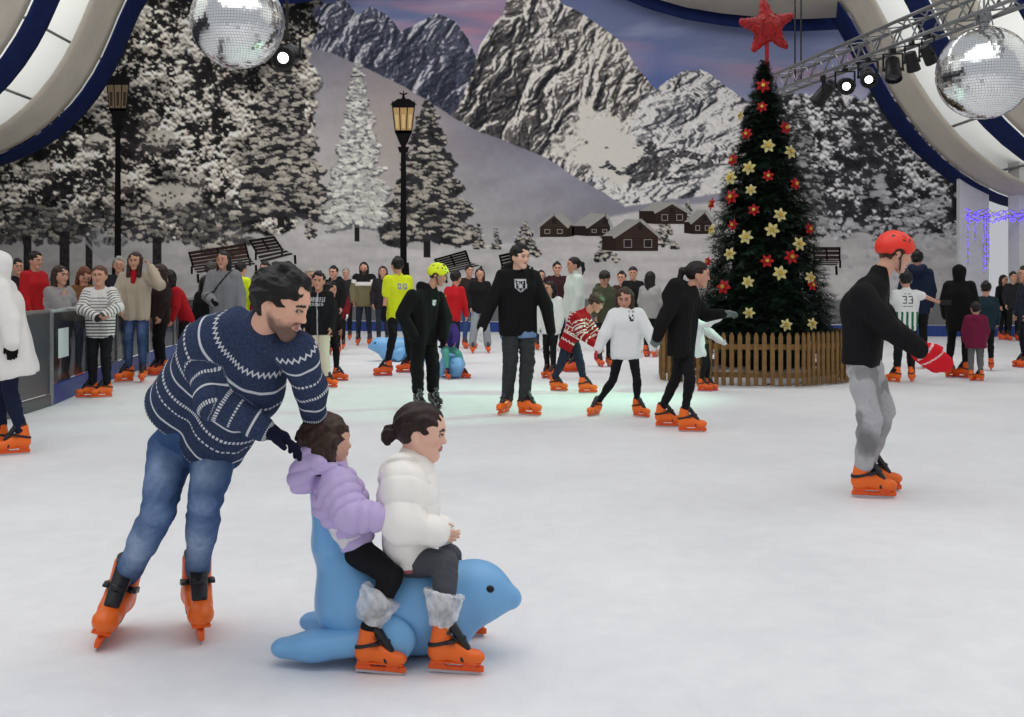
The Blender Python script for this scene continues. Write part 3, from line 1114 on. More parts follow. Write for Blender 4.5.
# the great peak
r2 = ridge([(-80, 300), (440, 128), (458, 108), (470, 78), (480, 44), (492, 26), (503, 14), (512, -20), (520, -45), (548, -45), (562, 4), (578, 10), (600, 26), (622, 42), (636, 66), (648, 80), (662, 102), (690, 160), (1000, 330)], 3.0, 41)
C = rock(C, gy > r2, 47, c3(30, 30, 34), c3(84, 80, 78), c3(168, 164, 158), 0.05 + 0.22 * np.clip((540 - gx) / 60, -0.4, 0.5), 30, 46, 0.35, 0.22)
# lower range to the right
r3 = ridge([(-80, 330), (560, 210), (600, 165), (628, 132), (642, 96), (662, 84), (684, 70), (708, 72), (730, 90), (756, 106), (800, 96), (840, 90), (900, 120), (980, 130)], 3, 51)
C = rock(C, gy > r3, 53, c3(32, 33, 38), c3(84, 84, 88), c3(168, 165, 163), -0.13 + .25 * fbm(np.stack([gx / 30, gy / 22], -1), 3, 57), 44, 26, 0.6, 0.12)
# snow bowl under the peak
bw_ = np.stack([gx / 15, gy / 12], -1)
bowl = 1 - (((gx - 600 - .35 * (gy - 140)) / 50) ** 2 + ((gy - 146) / 46) ** 2) + 1.15 * fbm(bw_, 4, 61, .62)
C = mixm(C, (bowl - 0.28) / 0.35, c3(164, 160, 154))
# the wide snow slope
r4 = ridge([(-80, 30), (240, 40), (300, 44), (330, 52), (362, 66), (400, 84), (425, 98), (455, 118), (482, 132), (520, 146), (548, 158), (575, 176), (600, 190), (625, 206), (660, 200), (700, 196), (760, 186), (830, 192), (900, 170), (980, 150)], 1.2, 71)
sh = fbm(np.stack([gx / 130 + gy / 300, gy / 34 + gx / 200], -1), 4, 73)
k1 = np.clip((gy - r4) / 120, 0, 1)
base = c3(104, 102, 112) + (c3(146, 143, 142) - c3(104, 102, 112)) * k1[..., None]
base = base * (1 + 0.13 * sh + 0.035 * fbm(G / 7, 2, 75))[..., None]
warm = np.exp(-(((gx - 395) / 60) ** 2 + ((gy - 120) / 75) ** 2))
base = base + (c3(142, 126, 112) - base) * (0.45 * warm)[..., None]
m4 = np.clip((gy - r4) / 1.5, 0, 1)
C = mixm(C, m4, base)
# rocks standing out of the snow on the right
rk = fbm(np.stack([gx / 26, gy / 13], -1), 4, 81) + 0.45 - (((gx - 655) / 62) ** 2 + ((gy - 160) / 20) ** 2) * 0.6
C = rock(C, rk > 0.16, 83, c3(34, 34, 38), c3(80, 78, 78), c3(160, 158, 154), 0.18, 14, 10, 0.8, 0.1)
# village snow field
r5 = ridge([(-80, 232), (300, 224), (420, 248), (480, 246), (540, 236), (600, 216), (660, 206), (720, 200), (800, 208), (980, 214)], 2.5, 91, 40)
b5 = c3(150, 147, 146) * (1 + 0.12 * fbm(np.stack([gx / 60, gy / 9], -1), 4, 93) + 0.04 * fbm(G / 5, 2, 94))[..., None]
b5 = b5 * (1 - 0.18 * np.clip((330 - gx) / 260, 0, 1))[..., None]
C = mixm(C, (gy - r5) / 3.0, b5)

NZ = fbm(np.stack(np.meshgrid(np.arange(256), np.arange(256)), -1) / 2.6, 3, 5, 0.7)


def splat(cx, cy, rx, ry, col, al=1.0, rag=0.8):
    global C
    x0, x1 = int(cx - rx * 1.6) - MX0, int(cx + rx * 1.6) + 2 - MX0
    y0, y1 = int(cy - ry * 1.6) - MY0, int(cy + ry * 1.6) + 2 - MY0
    x0, y0, x1, y1 = max(x0, 0), max(y0, 0), min(x1, MW), min(y1, MH)
    if x1 <= x0 or y1 <= y0:
        return
    ox, oy = rng.randint(0, 256 - 0), rng.randint(0, 256)
    nz = NZ[np.ix_((np.arange(y0, y1) + oy) % 256, (np.arange(x0, x1) + ox) % 256)]
    d = 1 - ((gx[y0:y1, x0:x1] - cx) / rx) ** 2 - ((gy[y0:y1, x0:x1] - cy) / ry) ** 2 + nz * rag
    m = (np.clip(d / 0.35, 0, 1) * al)[..., None]
    C[y0:y1, x0:x1] += (np.asarray(col) - C[y0:y1, x0:x1]) * m


def fir(cx, top, bot, hw, dark, snow, ps, trunk=0, dens=1.0):
    """a printed fir, branch by branch from the tip down"""
    Ht = bot - top
    if trunk:
        C[int(bot - Ht * .12) - MY0:int(bot + trunk) - MY0, int(cx - hw * .06 - 1) - MX0:int(cx + hw * .06 + 1) - MX0] = c3(30, 28, 28)
    n = int(dens * Ht * hw / 7)
    ys = np.sort(rng.uniform(0, 1, n) ** 0.62)
    for y in ys:
        w = hw * (0.06 + 0.94 * y ** 0.9) * (0.8 + 0.35 * abs(math.sin(y * Ht / 7.5)))
        xx = rng.uniform(-1, 1)
        px, py = cx + xx * w, top + y * Ht + abs(xx) * hw * 0.16
        r = (1.1 + hw * 0.06 * (0.35 + y)) * rng.uniform(.6, 1.4)
        splat(px, py, r * 1.25, r * .8, dark * rng.uniform(.7, 1.25), .9, 1.0)
        if rng.rand() < ps:
            splat(px + rng.uniform(-1, 1), py - r * .45, r * 1.1, r * .5, snow * rng.uniform(.8, 1.1), .9, 1.1)


def forest(x0, x1, yf0, yf1, n, dark, snow, ps, smin_=2.5, smax=8.5, rag=1.1):
    pts = []
    for _ in range(n):
        x = rng.uniform(x0, x1)
        a, b = yf0(x), yf1(x)
        pts.append((rng.uniform(a, b), x))
    pts.sort()
    for (y, x) in pts:
        r = rng.uniform(smin_, smax)
        br = 0.8 + 0.35 * vnoise(np.array([x / 40, y / 30]), 7)
        splat(x, y, r * 1.2, r, dark * rng.uniform(.65, 1.35), .85, rag)
        if rng.rand() < ps:
            splat(x + rng.uniform(-2, 2), y - r * .5, r * rng.uniform(.8, 1.3), r * rng.uniform(.35, .65), snow * br * rng.uniform(.8, 1.15), .85, rag + .2)


SN = c3(152, 146, 136)
DK = c3(36, 35, 37)
def wood(mask, seed, dark, snow, thr, sc=1.0):
    """snow-laden twigs: a fine tangle of dark gaps between white clusters"""
    global C
    big = fbm(np.stack([gx / 34, gy / 26], -1), 3, seed)
    mid = fbm(np.stack([gx / (9 * sc) + big * .8, (gy + 2.2 * np.abs(np.sin(gx / 7.0))) / (6.5 * sc)], -1), 3, seed + 1, .62)
    fine = fbm(np.stack([gx / (3.0 * sc), gy / (2.3 * sc)], -1), 2, seed + 2, .7)
    v = .55 * big + .75 * mid + .62 * fine - thr
    up_ = np.roll(v, 3, 0)
    top = np.clip(.5 + 1.1 * (v - up_), 0, 1)
    k = np.clip((v + .10) / .22, 0, 1)[..., None]
    snow = snow * (.66 + .5 * top)[..., None]
    col = dark * (1 + .5 * mid)[..., None] + (snow * (1 + .22 * big + .10 * fine)[..., None] - dark) * k
    C = mixm(C, mask, col)


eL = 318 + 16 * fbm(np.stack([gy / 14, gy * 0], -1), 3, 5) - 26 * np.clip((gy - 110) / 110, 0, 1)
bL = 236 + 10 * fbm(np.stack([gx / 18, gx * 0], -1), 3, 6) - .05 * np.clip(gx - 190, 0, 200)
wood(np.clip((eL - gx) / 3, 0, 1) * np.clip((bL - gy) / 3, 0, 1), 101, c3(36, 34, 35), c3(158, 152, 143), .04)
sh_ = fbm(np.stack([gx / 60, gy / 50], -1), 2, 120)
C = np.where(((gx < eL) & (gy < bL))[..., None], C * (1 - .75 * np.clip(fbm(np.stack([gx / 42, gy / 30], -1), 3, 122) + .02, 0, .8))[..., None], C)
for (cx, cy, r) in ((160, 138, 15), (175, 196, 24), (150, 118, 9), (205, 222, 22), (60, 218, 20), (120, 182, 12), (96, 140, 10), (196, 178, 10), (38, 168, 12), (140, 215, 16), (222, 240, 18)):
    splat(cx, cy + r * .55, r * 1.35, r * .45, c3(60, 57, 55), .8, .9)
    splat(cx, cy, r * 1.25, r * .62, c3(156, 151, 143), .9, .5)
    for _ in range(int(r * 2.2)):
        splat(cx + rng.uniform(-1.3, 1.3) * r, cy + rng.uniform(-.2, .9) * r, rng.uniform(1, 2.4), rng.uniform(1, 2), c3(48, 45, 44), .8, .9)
forest(-80, 250, lambda x: 205, lambda x: 243, 500, DK * 1.2, SN, .6, 1.6, 5)
for (x, w, a) in ((65, 5, 232), (90, 3.5, 236), (158, 4.5, 238), (28, 4, 236)):
    C[a - MY0:292 - MY0, int(x - w) - MX0:int(x + w) - MX0] = c3(34, 32, 33) * (1 + .5 * NZ[:292 - a, :int(x + w) - int(x - w)])[..., None]
# bare silver tree
for k in range(46):
    a = rng.uniform(-1.0, 1.0)
    for q in np.linspace(0, 1, 26):
        splat(104 + math.sin(a) * q * 30, 262 - math.cos(a) * q * 34, 1.0, 1.0, c3(118, 118, 120), .35, .6)
# right wood
tR = 84 + .10 * (gx - 780) + 22 * fbm(np.stack([gx / 16, gx * 0], -1), 4, 8)
wR = 238 + 14 * fbm(np.stack([gx / 20, gx * 0], -1), 3, 9)
wood(np.clip((gx - 768 - 8 * fbm(np.stack([gy / 10, gy * 0], -1), 3, 4)) / 4, 0, 1) * np.clip((gy - tR) / 4, 0, 1) * np.clip((wR - gy) / 4, 0, 1), 131, c3(44, 43, 46), c3(150, 148, 148), .10, 1.0)
fir(800, 90, 232, 30, c3(46, 46, 48), c3(128, 127, 126), .45, 4, 1.0)
for (cx, cy, r) in ((880, 190, 14), (905, 222, 22), (845, 228, 18), (935, 238, 30), (900, 262, 32), (930, 205, 14)):
    for _ in range(int(r * 1.6)):
        splat(cx + rng.normal() * r * .8, cy + rng.normal() * r * .4, rng.uniform(2, 6), rng.uniform(1.5, 3.5), c3(150, 149, 151) * rng.uniform(.85, 1.05), .85, 1.0)
for k in range(14):
    x0, y0 = rng.uniform(850, 966), rng.uniform(205, 240)
    for q in np.linspace(0, 1, 30):
        splat(x0 + q * 34, y0 + 5 * math.sin(q * 3 + k) - q * 6, 1.2, .8, c3(50, 50, 54), .5, .8)
# single firs
fir(282, 34, 214, 46, DK * 1.05, SN * 1.0, .45, 14, .9)
fir(358, 58, 226, 33, c3(84, 84, 86), c3(172, 170, 164), .95, 16)
fir(428, 96, 238, 45, DK * 1.05, SN * .95, .34, 20, 1.1)
for (cx, tp, bt, hw) in ((606, 226, 260, 11), (664, 214, 246, 12), (525, 220, 254, 14), (479, 224, 248, 6), (496, 228, 248, 5), (688, 200, 222, 6), (560, 214, 232, 5), (310, 214, 238, 7)):
    fir(cx, tp, bt, hw, DK, SN * 1.05, .6, 2, 2.2)
C = np.clip(C, 4, 250)

MURAL_K = 1.36
mv = np.stack([(gx - 512) / FPX * WALL_Y, np.full_like(gx, WALL_Y), CAMZ - (gy - HZ) / FPX * WALL_Y], -1)
mv[-1, :, 2] = 0.0
ii = np.arange(MW * MH).reshape(MH, MW)
mf = np.stack([ii[:-1, :-1], ii[1:, :-1], ii[1:, 1:], ii[:-1, 1:]], -1).reshape(-1, 4)
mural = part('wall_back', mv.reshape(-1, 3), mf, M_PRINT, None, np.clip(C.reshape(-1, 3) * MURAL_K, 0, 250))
struct(mural, 'tall printed mural wall of snowy mountains, firs and cabins behind the rink')

# ---- printed pieces of the mural, flat on the canvas


def mp(px, py, e=0.012):
    return P(px, py, WALL_Y) * V(1, 0, 1) + V(0, WALL_Y - e, 0)


class Print:
    def __init__(s, e=0.012):
        s.v, s.f, s.c, s.e = [], [], [], e

    def poly(s, pts, col, de=0.0):
        b = len(s.v)
        s.v += [mp(x, y, s.e + de) for x, y in pts]
        s.f.append(tuple(range(b, b + len(pts))))
        s.c += [col] * len(pts)

    def line(s, a, b, w, col, de=0.0):
        a, b = np.array(a, float), np.array(b, float)
        d = unit(b - a)
        n = np.array([-d[1], d[0]]) * w / 2
        s.poly([a + n, b + n, b - n, a - n], col, de)

    def build(s, name):
        return part(name, s.v, s.f, M_PRINT, mural, np.array(s.c, float), False)


def lamp_print(x, top, bot, sc, lit):
    p = Print()
    k = c3(24, 23, 25)
    p.poly([(x - 2.5 * sc, top + 52 * sc), (x + 2.5 * sc, top + 52 * sc), (x + 3.6 * sc, bot), (x - 3.6 * sc, bot)], k)
    p.poly([(x - 6 * sc, top + 55 * sc), (x + 6 * sc, top + 55 * sc), (x + 4 * sc, top + 61 * sc), (x - 4 * sc, top + 61 * sc)], k, .001)
    p.poly([(x - 5.5 * sc, bot - 30 * sc), (x + 5.5 * sc, bot - 30 * sc), (x + 7 * sc, bot), (x - 7 * sc, bot)], k, .001)
    p.poly([(x - 9 * sc, top + 39 * sc), (x + 9 * sc, top + 39 * sc), (x + 3.2 * sc, top + 53 * sc), (x - 3.2 * sc, top + 53 * sc)], k, .001)
    p.poly([(x - 12 * sc, top + 12 * sc), (x + 12 * sc, top + 12 * sc), (x + 8.6 * sc, top + 41 * sc), (x - 8.6 * sc, top + 41 * sc)], k, .001)
    g = c3(196, 160, 108) if lit else c3(118, 100, 80)
    for a, b in ((-10.5, -4.6), (-3.4, 3.4), (4.6, 10.5)):
        p.poly([(x + a * sc, top + 15 * sc), (x + b * sc, top + 15 * sc), (x + b * .76 * sc, top + 38 * sc), (x + a * .76 * sc, top + 38 * sc)], g, .002)
    for q in (-1, 0, 1):
        p.poly([(x + (q * 7 - 1.6) * sc, top + 22 * sc), (x + (q * 7 + 1.6) * sc, top + 22 * sc), (x + (q * 6.4 + 1.2) * sc, top + 36 * sc), (x + (q * 6.4 - 1.2) * sc, top + 36 * sc)], c3(225, 196, 140) if lit else c3(60, 50, 44), .003)
    p.poly([(x - 14 * sc, top + 12 * sc), (x + 14 * sc, top + 12 * sc), (x + 6 * sc, top + 6 * sc), (x - 6 * sc, top + 6 * sc)], k, .002)
    for q in (-11, -5.5, 0, 5.5, 11):
        p.poly([(x + (q - 1.2) * sc, top + 12 * sc), (x + (q + 1.2) * sc, top + 12 * sc), (x + q * sc, top + 7 * sc)], k, .003)
    p.poly([(x - 2.5 * sc, top + 7 * sc), (x + 2.5 * sc, top + 7 * sc), (x + 1 * sc, top + 3 * sc), (x, top - 4 * sc), (x - 1 * sc, top + 3 * sc)], k, .003)
    for q in (-1, 1):
        p.line((x, top + 2 * sc), (x + q * 4 * sc, top + 0 * sc), 1.4 * sc, k, .003)
    return p.build('printed_lamp_post')


lamp_print(118, 70, 292, 1.0, False)
lamp_print(403.5, 93, 292, .98, True)


def bench_print(pts_back, pts_seat, col=(38, 31, 30), n=4):
    """slatted bench: four corners of the back, four of the seat"""
    p = Print(.014)
    (a, b, c, d) = [np.array(q, float) for q in pts_back]
    for i in range(n):
        t0, t1 = i / n, (i + .8) / n
        p.poly([a + (d - a) * t0, b + (c - b) * t0, b + (c - b) * t1, a + (d - a) * t1], c3(*col) * (1 + .12 * i), .001)
    for s_ in (0.02, .5, .98):
        q0, q1 = a + (b - a) * s_, d + (c - d) * s_
        p.line(q0, q1, 1.8, c3(26, 22, 22), .002)
    (a, b, c, d) = [np.array(q, float) for q in pts_seat]
    for i in range(3):
        t0, t1 = i / 3, (i + .66) / 3
        p.poly([a + (d - a) * t0, b + (c - b) * t0, b + (c - b) * t1, a + (d - a) * t1], c3(60, 54, 50), .002)
    for q in (d, c):
        p.line(q, q + np.array([0.5, 9]), 2.4, c3(24, 21, 21), .002)
    for q in (a, b):
        p.line(q, q + np.array([0.0, 8]), 2.0, c3(24, 21, 21), .0005)
    return p.build('printed_bench')


bench_print([(188, 252), (246, 243), (250, 258), (192, 266)], [(192, 266), (250, 258), (256, 265), (198, 274)], (56, 42, 38))
bench_print([(249, 240), (274, 236), (282, 248), (256, 252)], [(256, 252), (282, 248), (295, 255), (262, 264)], (44, 38, 36))
bench_print([(434, 259), (466, 250), (470, 262), (440, 269)], [(440, 269), (470, 262), (481, 266), (446, 274)], (30, 28, 28), 5)
bench_print([(499, 255), (520, 250), (524, 262), (502, 267)], [(502, 267), (524, 262), (532, 267), (506, 273)], (30, 28, 28))
bench_print([(812, 247), (840, 247), (840, 260), (814, 260)], [(814, 260), (840, 260), (836, 266), (812, 266)], (52, 44, 40), 3)


def cabin_print(x0, x1, wy, by, ridge_, eave, wall, side=0):
    """gabled log cabin with a snowy roof; ridge_ = (x, y) of the gable top"""
    p = Print(.013)
    rx, ry = ridge_
    p.poly([(x0, wy), (rx, ry), (x1, wy), (x1, by), (x0, by)], wall)
    for k in range(1, 6):
        y = wy + (by - wy) * k / 6
        p.line((x0, y), (x1, y), .6, wall * .7, .001)
    if side:
        p.poly([(rx, ry), (rx + side, ry - 1), (x1 + side, wy - 1), (x1, wy)] if side > 0 else [(rx, ry), (rx + side, ry - 1), (x0 + side, wy), (x0, wy)], c3(164, 161, 158), .002)
        q = x1 if side > 0 else x0
        p.poly([(q, wy), (q + side, wy - 1), (q + side, by - 1), (q, by)], wall * .8, .001)
    p.line((x0 - eave, wy + 1.5), (rx, ry - .5), 3.0, c3(168, 165, 160), .003)
    p.line((x1 + eave, wy + 1.5), (rx, ry - .5), 3.0, c3(168, 165, 160), .003)
    w = (x1 - x0)
    for k in (.2, .68):
        a, b = x0 + w * k, x0 + w * (k + .16)
        p.poly([(a - .8, wy + 3.2), (b + .8, wy + 3.2), (b + .8, by - 3.2), (a - .8, by - 3.2)], c3(150, 140, 130), .002)
        p.poly([(a, wy + 4), (b, wy + 4), (b, by - 4), (a, by - 4)], c3(48, 42, 44), .003)
    p.poly([(rx - 2.2, ry + 5), (rx + 2.2, ry + 5), (rx + 2.2, ry + 10), (rx - 2.2, ry + 10)], c3(44, 38, 40), .003)
    return p.build('printed_cabin')


cabin_print(616, 658, 236, 251, (640, 220), 3, c3(64, 50, 46), -14)
cabin_print(656, 687, 211, 224, (672, 203), 2, c3(60, 48, 44), -17)
cabin_print(588, 610, 226, 236, (606, 214), 2, c3(54, 46, 44), -16)
cabin_print(540, 566, 226, 237, (554, 214), 3, c3(62, 52, 44), 8)
cabin_print(692, 712, 222, 234, (705, 211), 2, c3(58, 46, 44), -8)
# ------------------------------------------------------------------ ice, barriers, tent, lights
m_ice, nt, b = mat_new('rink_ice')
tc = nt.nodes.new('ShaderNodeTexCoord')


def noise_node(nt, vec, scale, detail=4, rough=0.6):
    n = nt.nodes.new('ShaderNodeTexNoise')
    n.inputs['Scale'].default_value = scale
    n.inputs['Detail'].default_value = detail
    n.inputs['Roughness'].default_value = rough
    nt.links.new(vec, n.inputs['Vector'])
    return n


n1 = noise_node(nt, tc.outputs['Object'], 0.55, 6)
n2 = noise_node(nt, tc.outputs['Object'], 7.0, 5, .7)
mpn = nt.nodes.new('ShaderNodeMapping')
mpn.inputs['Scale'].default_value = (60, 2.5, 1)
mpn.inputs['Rotation'].default_value = (0, 0, .9)
nt.links.new(tc.outputs['Object'], mpn.inputs['Vector'])
n3 = noise_node(nt, mpn.outputs['Vector'], 1.0, 3)
cr = nt.nodes.new('ShaderNodeValToRGB')
cr.color_ramp.elements[0].position = .3
cr.color_ramp.elements[1].position = .72
cr.color_ramp.elements[0].color = (*lin((222, 222, 226)), 1)
cr.color_ramp.elements[1].color = (*lin((238, 238, 240)), 1)
mx = nt.nodes.new('ShaderNodeMath')
mx.operation = 'ADD'
nt.links.new(n1.outputs['Fac'], mx.inputs[0])
sub = nt.nodes.new('ShaderNodeMath')
sub.operation = 'MULTIPLY_ADD'
sub.inputs[1].default_value = 0.5
sub.inputs[2].default_value = -0.25
nt.links.new(n2.outputs['Fac'], sub.inputs[0])
nt.links.new(sub.outputs[0], mx.inputs[1])
nt.links.new(mx.outputs[0], cr.inputs['Fac'])
nt.links.new(cr.outputs['Color'], b.inputs['Base Color'])
rr = nt.nodes.new('ShaderNodeMapRange')
rr.inputs['To Min'].default_value = .3
rr.inputs['To Max'].default_value = .62
nt.links.new(n2.outputs['Fac'], rr.inputs['Value'])
nt.links.new(rr.outputs['Result'], b.inputs['Roughness'])
b.inputs['Specular IOR Level'].default_value = .25
bp = nt.nodes.new('ShaderNodeBump')
bp.inputs['Strength'].default_value = .25
bp.inputs['Distance'].default_value = .006
ad = nt.nodes.new('ShaderNodeMath')
ad.operation = 'ADD'
nt.links.new(n2.outputs['Fac'], ad.inputs[0])
nt.links.new(n3.outputs['Fac'], ad.inputs[1])
nt.links.new(ad.outputs[0], bp.inputs['Height'])
nt.links.new(bp.outputs['Normal'], b.inputs['Normal'])

mb = MB()
nx, ny = 12, 18
for i in range(nx):
    for j in range(ny):
        x0, x1 = -26 + 52 * i / nx, -26 + 52 * (i + 1) / nx
        y0, y1 = -3 + 39 * j / ny, -3 + 39 * (j + 1) / ny
        mb.add([(x0, y0, 0), (x1, y0, 0), (x1, y1, 0), (x0, y1, 0)], [(0, 1, 2, 3)])
struct(mb.build('floor', m_ice), 'white scuffed rink ice')

M_STEEL = mat_plain('galvanised_steel', (150, 152, 154), .4, .8, .5, .1)
M_BLUEKICK = mat_plain('blue_kick_board', (26, 54, 122), .45, 0, .4, .1, 3)
M_GREYPANEL = mat_plain('grey_barrier_panel', (98, 98, 100), .5, 0, .4, .12, 2)
M_DARKPANEL = mat_plain('dark_grey_barrier_panel', (52, 54, 58), .3, 0, .5, .15, 2)
M_NAVY = mat_plain('navy_drape_cloth', (22, 34, 78), .9, 0, .15, .12, 3, bump=.15)
M_CREAM = mat_plain('cream_drape_cloth', (196, 189, 176), .9, 0, .15, .06, 1.5, bump=.1)
M_WHITEP = mat_plain('white_painted_metal', (214, 214, 216), .5, 0, .4, .05)
M_BLACK = mat_plain('black_metal', (18, 18, 20), .45, .2, .4, .2)
M_WOOD = mat_plain('picket_wood', (120, 90, 54), .75, 0, .25, .3, 9, bump=.2)
M_PAPER = mat_plain('notice_paper', (205, 208, 212), .7, 0, .3, .04)

m_roof, nt, b = mat_new('tent_roof_sheet')
b.inputs['Base Color'].default_value = (*lin((226, 226, 222)), 1)
b.inputs['Roughness'].default_value = .8
tr = nt.nodes.new('ShaderNodeBsdfTranslucent')
tr.inputs['Color'].default_value = (*lin((232, 232, 226)), 1)
ms = nt.nodes.new('ShaderNodeMixShader')
ms.inputs['Fac'].default_value = .55
nt.links.new(b.outputs[0], ms.inputs[1])
nt.links.new(tr.outputs[0], ms.inputs[2])
nt.links.new(ms.outputs[0], nt.nodes['Material Output'].inputs['Surface'])

m_glass, nt, b = mat_new('smoked_barrier_glass')
b.inputs['Base Color'].default_value = (*lin((70, 72, 76)), 1)
b.inputs['Roughness'].default_value = .08
tp = nt.nodes.new('ShaderNodeBsdfTransparent')
tp.inputs['Color'].default_value = (.42, .43, .45, 1)
ms = nt.nodes.new('ShaderNodeMixShader')
ms.inputs['Fac'].default_value = .72
nt.links.new(b.outputs[0], ms.inputs[1])
nt.links.new(tp.outputs[0], ms.inputs[2])
nt.links.new(ms.outputs[0], nt.nodes['Material Output'].inputs['Surface'])


def barrier(name, label, pts, h, kick, panel_mat, rail_r=.022, kick_mat=None):
    t = thing(name, label, 'barrier', (*pts[0][:2], 0))
    for i in range(len(pts) - 1):
        a, c = V(*pts[i], 0), V(*pts[i + 1], 0)
        L = np.linalg.norm(c - a)
        k = max(1, int(round(L / 2.0)))
        d = unit(c - a)
        for j in range(k):
            p, q = a + (c - a) * j / k, a + (c - a) * (j + 1) / k
            g = .03
            mb = MB()
            mb.bar(p + d * g + V(0, 0, (h + kick) / 2), q - d * g + V(0, 0, (h + kick) / 2), .012, h - kick - .05)
            mb.build('panel', panel_mat, t)
            mb = MB()
            mb.bar(p + V(0, 0, kick / 2 + .005), q + V(0, 0, kick / 2 + .005), .05, kick)
            mb.build('kick_board', kick_mat or M_BLUEKICK, t)
            mb = MB()
            mb.bar(p + V(0, 0, .0), p + V(0, 0, h), .05, .04, (0, 1, 0))
            mb.build('post', M_STEEL, t)
        if i == len(pts) - 2:
            mb = MB()
            mb.bar(c, c + V(0, 0, h), .05, .04, (0, 1, 0))
            mb.build('post', M_STEEL, t)
    mb = MB()
    mb.tube([V(*p, h) for p in pts], rail_r, 8)
    mb.build('top_rail', M_STEEL, t, smooth=True)
    return t


barrier('rink_barrier', 'dark grey solid end section of the left rink barrier behind the white coat', [(-5.02, 9.6), (-5.18, 12.3)], 1.06, .12, M_DARKPANEL, kick_mat=M_DARKPANEL)
LB = [(-5.18, 12.35), (-5.76, 16.0), (-6.15, 20.0), (-6.0, 25.0)]
barrier('rink_barrier', 'dark glazed rink barrier with blue kick board along the left edge of the ice', LB, 1.06, .22, m_glass)
BB = [(-5.8, 31.0), (0.5, 30.0), (7.0, 28.2), (15.5, 27.2)]
barrier('rink_barrier', 'grey panelled rink barrier with blue kick board along the foot of the mural', BB, .92, .27, M_GREYPANEL)
# notice taped on the left barrier glass
a, c = V(*LB[0], 0), V(*LB[1], 0)
d = unit(c - a)
nrm = V(d[1], -d[0], 0)
o = MB().box(a + d * .52 + nrm * .016 + V(0, 0, .68), (.24, .003, .17), np.array([d, nrm, V(0, 0, 1)])).build('notice', M_PAPER)
tag(o, 'pale paper notice fixed to the dark barrier glass beside the striped sweater girl', 'notice')

# dark rubber walkway floor and back wall outside the left barrier
wl = MB()
wl.box((-17.5, 18, 3.4), (.08, 15, 3.4))
M_DUSK = mat_plain('dark_side_wall', (60, 62, 68), .9, 0, .1, .3, .6)
struct(wl.build('wall_left', M_DUSK), 'dim side wall of the tent')

# ---- right-hand end of the hall: white pillars, string lights, dusk backdrop
wr_ = MB()
wr_.box((14.25, 30.5, 4.0), (.34, .34, 4.0))
struct(wr_.build('trim_1', M_WHITEP), 'white pillar at the right end of the mural')
wr_ = MB()
wr_.box((13.15, 31.4, 4.0), (.42, .1, 4.0))
struct(wr_.build('trim_2', M_WHITEP), 'white panel beside the mural edge')
px_, py_ = np.meshgrid(np.linspace(0, 1, 90), np.linspace(0, 1, 60))
sk = c3(40, 66, 120) + (c3(150, 150, 165) - c3(40, 66, 120)) * np.clip(1.6 - py_ * 2.0, 0, 1)[..., None] * 0 + (c3(120, 132, 158) - c3(40, 66, 120)) * np.clip(py_ * 2, 0, 1)[..., None]
tl = .50 + .16 * fbm(np.stack([px_ * 14, py_ * 0], -1), 4, 3)
tree_ = np.clip((py_ - tl) / .03, 0, 1) * np.clip((.80 - py_) / .04, 0, 1)
brn = c3(62, 44, 42) * (1 + .5 * fbm(np.stack([px_ * 60, py_ * 40], -1), 3, 4))[..., None]
sk = sk + (brn - sk) * tree_[..., None]
lo_ = np.clip((py_ - .78) / .04, 0, 1)
sk = sk + (c3(128, 130, 136) - sk) * lo_[..., None]
pv = np.stack([14.6 + px_ * 9, np.full_like(px_, 31.0), 4.6 - py_ * 4.6], -1).reshape(-1, 3)
q = np.arange(90 * 60).reshape(60, 90)
pf = np.stack([q[:-1, :-1], q[1:, :-1], q[1:, 1:], q[:-1, 1:]], -1).reshape(-1, 4)
struct(part('wall_right', pv, pf, M_PRINT, None, sk.reshape(-1, 3)), 'printed dusk woodland panel at the right end')
M_LED = mat_plain('purple_led', (120, 90, 255), .4, 0, .3, .0, 5, (104, 70, 255), 1.7)
lt = thing('string_lights', 'purple string lights draped over the white pillar at the right end', 'string lights', P(995, 215, 29.8))
mb, wi = MB(), MB()
r2_ = random.Random(4)
for strand in range(5):
    pts = []
    for i in range(30):
        u = i / 29
        px = 966 + u * 64
        py = 209 + strand * 1.6 + 6 * math.sin(u * math.pi * 3 + strand) ** 2 + r2_.uniform(-1.5, 1.5)
        pts.append(P(px, py, 29.9 + .05 * strand))
        if r2_.random() < .8:
            mb.box(P(px, py + 1, 29.9 + .05 * strand), (.016, .016, .016))
    wi.tube(pts, .006, 4)
for strand in range(6):
    x = (968, 984, 986.5, 989, 975, 1006)[strand]
    ln = (52, 62, 58, 50, 30, 9)[strand]
    wi.tube([P(x, 212, 29.95), P(x, 212 + ln, 29.95)], .006, 4)
    for k in range(int(ln / 2.4)):
        if r2_.random() < .75:
            mb.box(P(x + r2_.uniform(-.8, .8), 213 + k * 2.4, 29.95), (.014, .014, .014))
mb.build('bulb', M_LED, lt)['kind'] = 'stuff'
wi.build('wire', M_BLACK, lt)

